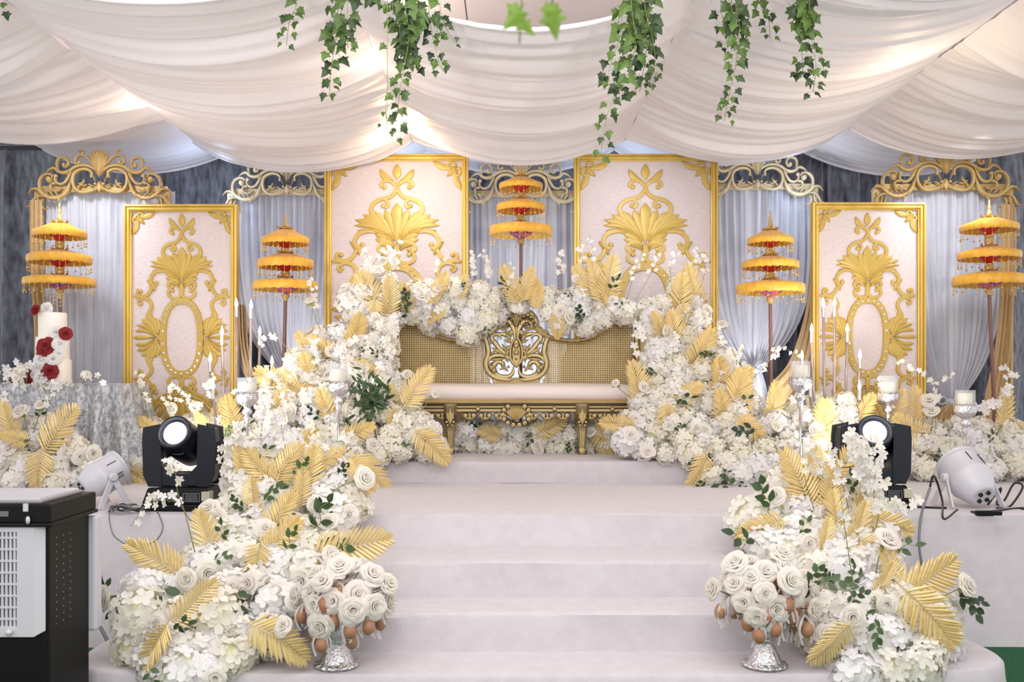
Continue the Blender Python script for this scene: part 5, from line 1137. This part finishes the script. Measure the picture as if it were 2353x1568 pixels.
def par_can(px, Y, ax, r, cz, label, aim_e):
    ax = Vector(ax).normalized(); x = X(px, Y); z = .68; c = Vector((x, Y, cz)); t = thing('par_spotlight', label, 'spotlight', (x, Y, z), 'white par spotlights')
    q = Vector((0,0,1)).rotation_difference(ax).to_matrix().to_4x4(); mt = Matrix.Translation(c) @ q
    m = M(); m.lathe([(r*.5,-r*1.25),(r*.56,-r*1.22),(r*.8,-r*.8),(r*.97,-r*.35),(r*1.0,-r*.3),(r*1.0,-r*.05),(r*.97,0),(r*.97,r*.9),(r*1.03,r*.93),(r*1.03,r*1.1),(r*.94,r*1.1),(r*.9,r*.9),(.001,r*.85)], 40, mt); m.obj('housing', WPLAS, t, 'auto')
    m = M(); m.lathe([(.001,-r*1.262),(r*.49,-r*1.262),(r*.49,-r*1.24)], 28, mt); cap = m.obj('rear_plate', WPLAS, t, 'auto')
    m = M()
    for (a, b_) in ((-.18,.2),(.18,.2),(-.2,-.18),(.16,-.22)): m.lathe([(.001,-r*1.36),(r*.09,-r*1.36),(r*.10,-r*1.262)], 10, mt @ Matrix.Translation((a*r, b_*r, 0)))
    m.box((0,0,0), (.001,.001,.001)); m.obj('socket', SLOT, cap, 'auto')
    m = M()
    for k in range(8):
        a = k*.12-.4+PI*1.5; rr_ = r*.975
        if k > 4: a += .6
        L0, L1 = (-r*.30-.16*r, -r*.62) if k < 4 else (r*.2, r*.75)
        q0 = mt @ Vector((math.cos(a)*r*(.90 if k < 4 else .985), math.sin(a)*r*(.90 if k < 4 else .985), L0)); q1 = mt @ Vector((math.cos(a)*r*(.80 if k < 4 else .985), math.sin(a)*r*(.80 if k < 4 else .985), L1)); m.tube([q0, q1], r*.022, 4)
    m.obj('vent', SLOT, t, False)
    m = M(); m.lathe([(.001,r*1.0),(r*.88,r*1.0)], 28, mt); m.obj('lens', LENS, t, True)
    side = ax.cross(Vector((0,0,1))).normalized()
    for s_ in (-1, 1):
        pv = c+side*(r*1.12*s_)+ax*r*.1
        for dr in (-1, 1):
            ft = Vector((pv.x+side.x*.02*s_+ax.x*dr*r*.9, pv.y+ax.y*dr*r*.9, z+.006)); d = (ft-pv); m = M(); ang = d.to_track_quat('Z', 'Y').to_matrix()
            m.box(pv+d*.5, (.010, .034, d.length), rot=ang); bevel(m.obj('bracket', WPLAS, t, False), .003)
        m = M(); kq = Vector((0,0,1)).rotation_difference(side*s_).to_matrix().to_4x4(); m.lathe([(.026,-.004),(.026,.014),(.018,.022),(.001,.022)], 10, Matrix.Translation(pv) @ kq); m.obj('knob', WPLAS, t, 'auto')
    lamp('SPOT', 'par_beam', c+ax*r*1.15, aim_e, (1,.97,.93), .09, aim=c+ax*3, spot=62, blend=.9)
par_can(236, 5.72, (.62,.62,.42), .105, .855, 'white spotlight lying tilted at left beside the cooler', 70)
par_can(2226, 5.72, (-.16,.8,.56), .125, .845, 'white spotlight on the right stage edge pointing at the backdrop', 55)

# ---------------------------------------------------------------- cables
def cable(pts, r, label, mt=CABLE, group=None, name='power_cable'):
    m = M(); m.tube(catmull(pts, 7), r, 6); return tag(m.obj(name, mt, None, True), label, 'cable', group)
G = lambda px, py, dz=0: (lambda Y: Vector((X(px, Y), Y, .685+dz)))((ZC-.685-dz)*F/(py-HY))      # point on the stage deck
cable([G(2175,1168), G(2120,1166), G(2060,1164), G(2020,1168)], .007, 'black cable lying along the right stage edge to the moving head')
cable([G(2200,1172,.02), G(2172,1190,.01)+Vector((-.03,-.05,0)), P(2165,1150,5.42), P(2150,1100,5.42), P(2142,1098,5.45), P(2137,1120,5.45)], .006, 'black lead looping up left of the right spotlight')
cable([P(2137,1122,5.44), P(2118,1180,5.38), P(2112,1250,5.3), P(2122,1320,5.27), P(2128,1372,5.24)], .007, 'grey cable hanging down the right stage front', GCABLE)
cable([G(2290,1168), G(2320,1165), P(2350,1120,5.7), P(2330,1112,5.75), P(2308,1150,5.7), G(2290,1160), P(2300,1122,5.8), P(2270,1160,5.75)], .006, 'black cable curled at the far right stage edge')
for k in range(5):
    cable([G(2232+k*6,1176), G(2250+k*5,1181), G(2275+k*2,1179-k), G(2300+k*12,1172-k), G(2350,1168+k)], .006, ['tangled black plug cable under the right spotlight','black lead running right from the right spotlight','looped black cable below the spotlight socket','thin black cable crossing to the right frame edge','second black lead beside the right spotlight foot'][k], group='cables by the right spotlight')
m = M(); m.box(G(2262,1180,.015), (.09,.03,.028)); m.box(G(2290,1180,.012), (.05,.03,.022)); tag(bevel(m.obj('cable_connector', BLACK, None, False), .004), 'black plug connectors under the right white spotlight', 'plug')
rr = random.Random(12)
for k in range(7):
    pts = [G(250+rr.uniform(0,20),1172+rr.uniform(-6,6),.01+k*.004)]
    for j in range(4): pts.append(G(262+j*24+rr.uniform(-10,10), 1166+rr.uniform(-8,10), .01+k*.004))
    cable(pts, .0045, '%s thin cable in the tangle between left spotlight and moving head' % ('lowest black','lowest grey','second black','second grey','third black','third grey','uppermost black')[k], GCABLE if k % 2 else CABLE, 'tangled cables at the left stage edge')
cable([G(252,1176,.02), P(252,1200,5.33), P(265,1235,5.3), P(310,1258,5.29), P(355,1245,5.3), P(374,1215,5.32), P(366,1185,5.36), G(360,1176,.02)], .004, 'thin grey wire looped down the left stage front', GCABLE)
cable([P(497,1150,5.6), P(500,1170,5.4), P(502,1195,5.3), P(500,1240,5.3)], .007, 'black lead dropping behind the left flower cascade')
cable([P(193,1195,4.25), P(215,1270,4.6), P(240,1350,5.0), P(262,1390,5.15), P(285,1440,5.1)], .0065, 'black mains lead running from the cooler behind the flowers')
cable([P(205,1400,5.12), P(235,1450,5.05), P(262,1505,5.0), P(276,1530,4.9)], .009, 'grey cable slanting to the floor beside the cooler', GCABLE)

# ---------------------------------------------------------------- air cooler
t = thing('air_cooler', 'black and white standing air cooler with slatted rear grille', 'air cooler', (-2.05, 4.0, 0))
m = M(); m.box((-2.04, 4.0, .47), (.53, .38, .80)); m.box((-2.04, 4.0, .04), (.52, .37, .08)); bevel(m.obj('body', BLACK, t, False), .018, 3)
m = M(); m.box((-2.035, 3.995, .905), (.56, .42, .075)); m.box((-2.035, 3.995, .862), (.575, .435, .016)); bevel(m.obj('top_rim', BLACK, t, False), .016, 3)
m = M(); m.box((-2.05, 3.99, .948), (.50, .37, .014)); lid = bevel(m.obj('lid', mat('grey_lid', srgb(150,146,146), .5), t, False), .005)
for k in range(9): m = M(); m.box((-2.05, 3.83+k*.04, .958), (.48, .026, .008)); m.obj('rib', WPLAS, lid, False)
m = M(); m.box((-1.772, 4.215, .60), (.05, .07, .485)); bevel(m.obj('front_housing', WPLAS, t, False), .012)
m = M(); fx0, fx1, fz0, fz1, fy = -2.30, -1.785, .435, .868, 3.80
gx1, gz0, gz1 = -1.885, .475, .835
m.box(((fx0+gx1)/2, fy, (gz1+fz1)/2), (gx1-fx0, .02, fz1-gz1)); m.box(((fx0+gx1)/2, fy, (gz0+fz0)/2), (gx1-fx0, .02, gz0-fz0)); m.box(((gx1+fx1-.035)/2, fy, (fz0+fz1)/2), (fx1-gx1-.035, .02, fz1-fz0))
m.add([(fx1-.037, fy-.01, fz0), (fx1-.037, fy-.01, fz1), (fx1, fy+.01, fz1-.01), (fx1, fy+.01, fz0+.02)], [(0,1,2,3)]); g_ = m.obj('rear_grille', WPLAS, t, False)
m = M(); m.box(((fx0+gx1)/2, fy+.008, (gz0+gz1)/2), (gx1-fx0, .002, gz1-gz0)); m.obj('dark_mesh', SLOT, g_, False)
sm = M(); sm.box((0,0,0), (.0085, .010, gz1-gz0)); sme = sm.mesh('slat', WPLAS, False)
for k in range(27): put('slat', sme, g_, loc=(gx1-.010-k*.0155, fy-.003, (gz0+gz1)/2))
sm = M(); sm.box((0,0,0), (gx1-fx0, .012, .0075)); sme = sm.mesh('cross_bar', WPLAS, False)
for k in range(8): put('cross_bar', sme, g_, loc=((fx0+gx1)/2, fy-.004, gz0+.028+k*(gz1-gz0-.05)/7))
m = M(); m.box((-1.94, 3.775, .835), (.035,.006,.03)) if False else m.box((-1.90, 3.785, .895), (.001,.001,.001)); m.box((-1.93, 3.783, .905), (.034, .004, .02)); m.obj('display', mat('display_grey', srgb(110,108,106), .4), t, False)
m = M(); m.lathe([(.001,.004),(.010,.004),(.010,0)], 14, Matrix.Translation((-1.835, 3.776, .882)) @ Matrix.Rotation(PI/2, 4, 'X') @ Matrix.Diagonal((.8,1.5,1,1))); m.obj('oval_sticker', WPLAS, t, True)
m = M(); m.box((-1.845, 3.778, .93), (.018, .006, .03)); m.obj('lid_latch', WPLAS, t, False)
m = M(); m.lathe([(.001,.02),(.010,.02),(.012,0)], 14, Matrix.Translation((-1.91, 3.79, .455)) @ Matrix.Rotation(PI/2, 4, 'X')); m.obj('drain_plug', WPLAS, t, True)
m = M()
for i in range(3):
    for k in range(13): m.box((-1.776+.0005, 3.88+i*.06+.004*(k % 2), .80-k*.028), (.002, .004, .006))
m.obj('side_perforation', GREYT, t, False)['kind'] = 'stuff'

# ---------------------------------------------------------------- hanging ivy
def ivyleaf(mt, seed):
    rr = random.Random(seed); m = M()
    o_ = [(0,-.02),(.30,-.16),(.34,.06),(.58,.20),(.32,.38),(.26,.52),(0,1.0),(-.26,.52),(-.32,.38),(-.58,.20),(-.34,.06),(-.30,-.16)]
    vs = [(0,.28,.05)]+[(x*rr.uniform(.85,1.1), y*rr.uniform(.9,1.08), -.12*abs(x)-.18*y*y+rr.uniform(-.03,.03)) for x, y in o_]
    m.add(vs, [(0, i+1, (i+1) % 12+1) for i in range(12)]); m.tube([(0,-.02,0),(0,-.2,.06),(.02,-.36,.1)], .018, 3); return m.mesh('ivy_leaf', mt, False)
IVM = [ivyleaf(IVY, i) for i in range(4)]; IVF = [ivyleaf(IVYF, 9)]
def ivy(pts, Y, n, label, sc_=.058, meshes=IVM, spread=.035, top=3.83, tip=.55):
    rr = random.Random(int(pts[0][0]*7+pts[-1][1])); P0 = P(pts[0][0], pts[0][1], Y); path = [Vector((P0.x, Y, top))]+[P(a, b_, Y+.03*i) for i, (a, b_) in enumerate(pts)]
    c = catmull(path, 10); t = thing('ivy_vine', label, 'ivy', path[0], 'ivy vines hanging from the ceiling'); m = M(); m.tube(c, .0018, 4); m.obj('stem', STEM if meshes is IVM else IVYF, t, True)
    zv = P(0, -40, Y).z; L = [p for p in c if p.z < zv]; k = len(L)
    for i in range(n):
        u = (i+.5)/n; p = L[min(k-1, int(u*k))]; sd = 1 if i % 2 else -1; q = p+Vector((sd*rr.uniform(.3,1)*spread, rr.uniform(-.04,.03), rr.uniform(-.02,.02)))
        d = Vector((sd*rr.uniform(-.2,.9), rr.uniform(-.4,.1), -rr.uniform(.5,1))); s_ = sc_*(1-(1-tip)*u)*rr.uniform(.8,1.2)
        put('ivy_leaf', rr.choice(meshes), t, Matrix.Translation(q) @ rot_to(d, (rr.uniform(-.8,.8), -1, rr.uniform(-.2,.8))) @ Matrix.Scale(s_, 4))
ivy([(682,-10),(665,50),(658,105)], 4.9, 11, 'short thin ivy vine, leftmost of the hanging ivy')
ivy([(778,-10),(770,100),(760,160),(757,222)], 4.8, 26, 'long dark ivy vine left of the left ceiling ridge', .066)
ivy([(800,-10),(795,60),(800,110)], 4.75, 18, 'bushy ivy vine beside the long dark one at left', .066); ivy([(770,-10),(772,60),(775,90)], 4.85, 14, 'short dense ivy vine over the left fabric ridge', .066)
ivy([(850,-20),(870,10),(905,28)], 4.8, 9, 'small arching ivy vine between the two left ivy clumps', .06)
ivy([(930,-10),(940,80),(925,170),(915,240),(908,315)], 4.7, 36, 'longest left ivy vine hanging past the bright lit fold', .062)
ivy([(960,-10),(950,60),(945,120),(955,150)], 4.75, 24, 'thick ivy vine next to the longest left one', .07); ivy([(925,-10),(932,70),(935,130)], 4.8, 20, 'leafy ivy vine in the left centre clump', .07)
ivy([(900,-10),(915,50),(920,100)], 4.72, 14, 'medium ivy vine on the left side of the centre clump', .064); ivy([(985,-10),(990,60),(1005,130),(1018,165)], 4.8, 18, 'trailing ivy vine with pale tip right of the left clump', .056)
ivy([(1010,-10),(1020,50),(1045,100)], 4.85, 12, 'thin ivy vine with a single pointed leaf at its end', .05); ivy([(890,230),(888,290),(885,305)][:1]+[(886,250),(890,300)], 4.7, 5, 'fine ivy tendril below the longest left vine', .04)
ivy([(1430,-10),(1425,80),(1400,160),(1402,200)], 4.75, 24, 'ivy vine on the left side of the big right clump', .066)
ivy([(1450,-10),(1460,90),(1440,180),(1400,250),(1380,355)], 4.7, 34, 'longest right ivy vine reaching down to the gold frame', .068)
ivy([(1470,-10),(1465,80),(1450,150)], 4.8, 26, 'dense ivy vine in the middle of the right clump', .074); ivy([(1490,-10),(1490,70),(1480,150),(1470,210)], 4.8, 26, 'leafy ivy vine on the right side of the right clump', .066)
ivy([(1480,-10),(1500,90),(1505,150),(1490,200)], 4.75, 18, 'outer right ivy vine of the big right clump', .056)
ivy([(1655,-10),(1665,60),(1672,110)], 4.9, 11, 'short ivy vine left of the long slender right vine', .056); ivy([(1690,-10),(1700,70),(1690,150),(1675,220),(1664,278)], 4.75, 34, 'long slender ivy vine hanging at right', .06)
ivy([(1680,-10),(1690,50),(1700,110)], 4.8, 16, 'leafy ivy vine beside the long slender one', .066)
ivy([(1745,-10),(1765,40),(1770,90)], 4.85, 14, 'short ivy vine between the two right vines', .056); ivy([(1830,-10),(1835,60),(1845,150),(1840,180)], 4.75, 22, 'ivy vine ending above the right drape fold', .064)
ivy([(1860,-10),(1862,70),(1875,150),(1868,212)], 4.7, 26, 'rightmost long ivy vine', .062); ivy([(1850,-10),(1852,50),(1850,90)], 4.8, 16, 'bushy rightmost ivy vine top', .066); ivy([(-5,-10),(2,15)], 4.8, 4, 'few ivy leaves at the top left corner', .06)
ivy([(1200,-60),(1196,40),(1194,100)], 1.62, 2, 'blurred pale ivy sprig very close, left of two', .038, IVF, .002, 2.4, 1); ivy([(1272,-60),(1268,10),(1266,60)], 1.6, 2, 'blurred pale ivy sprig very close, right of two', .042, IVF, .002, 2.4, 1)
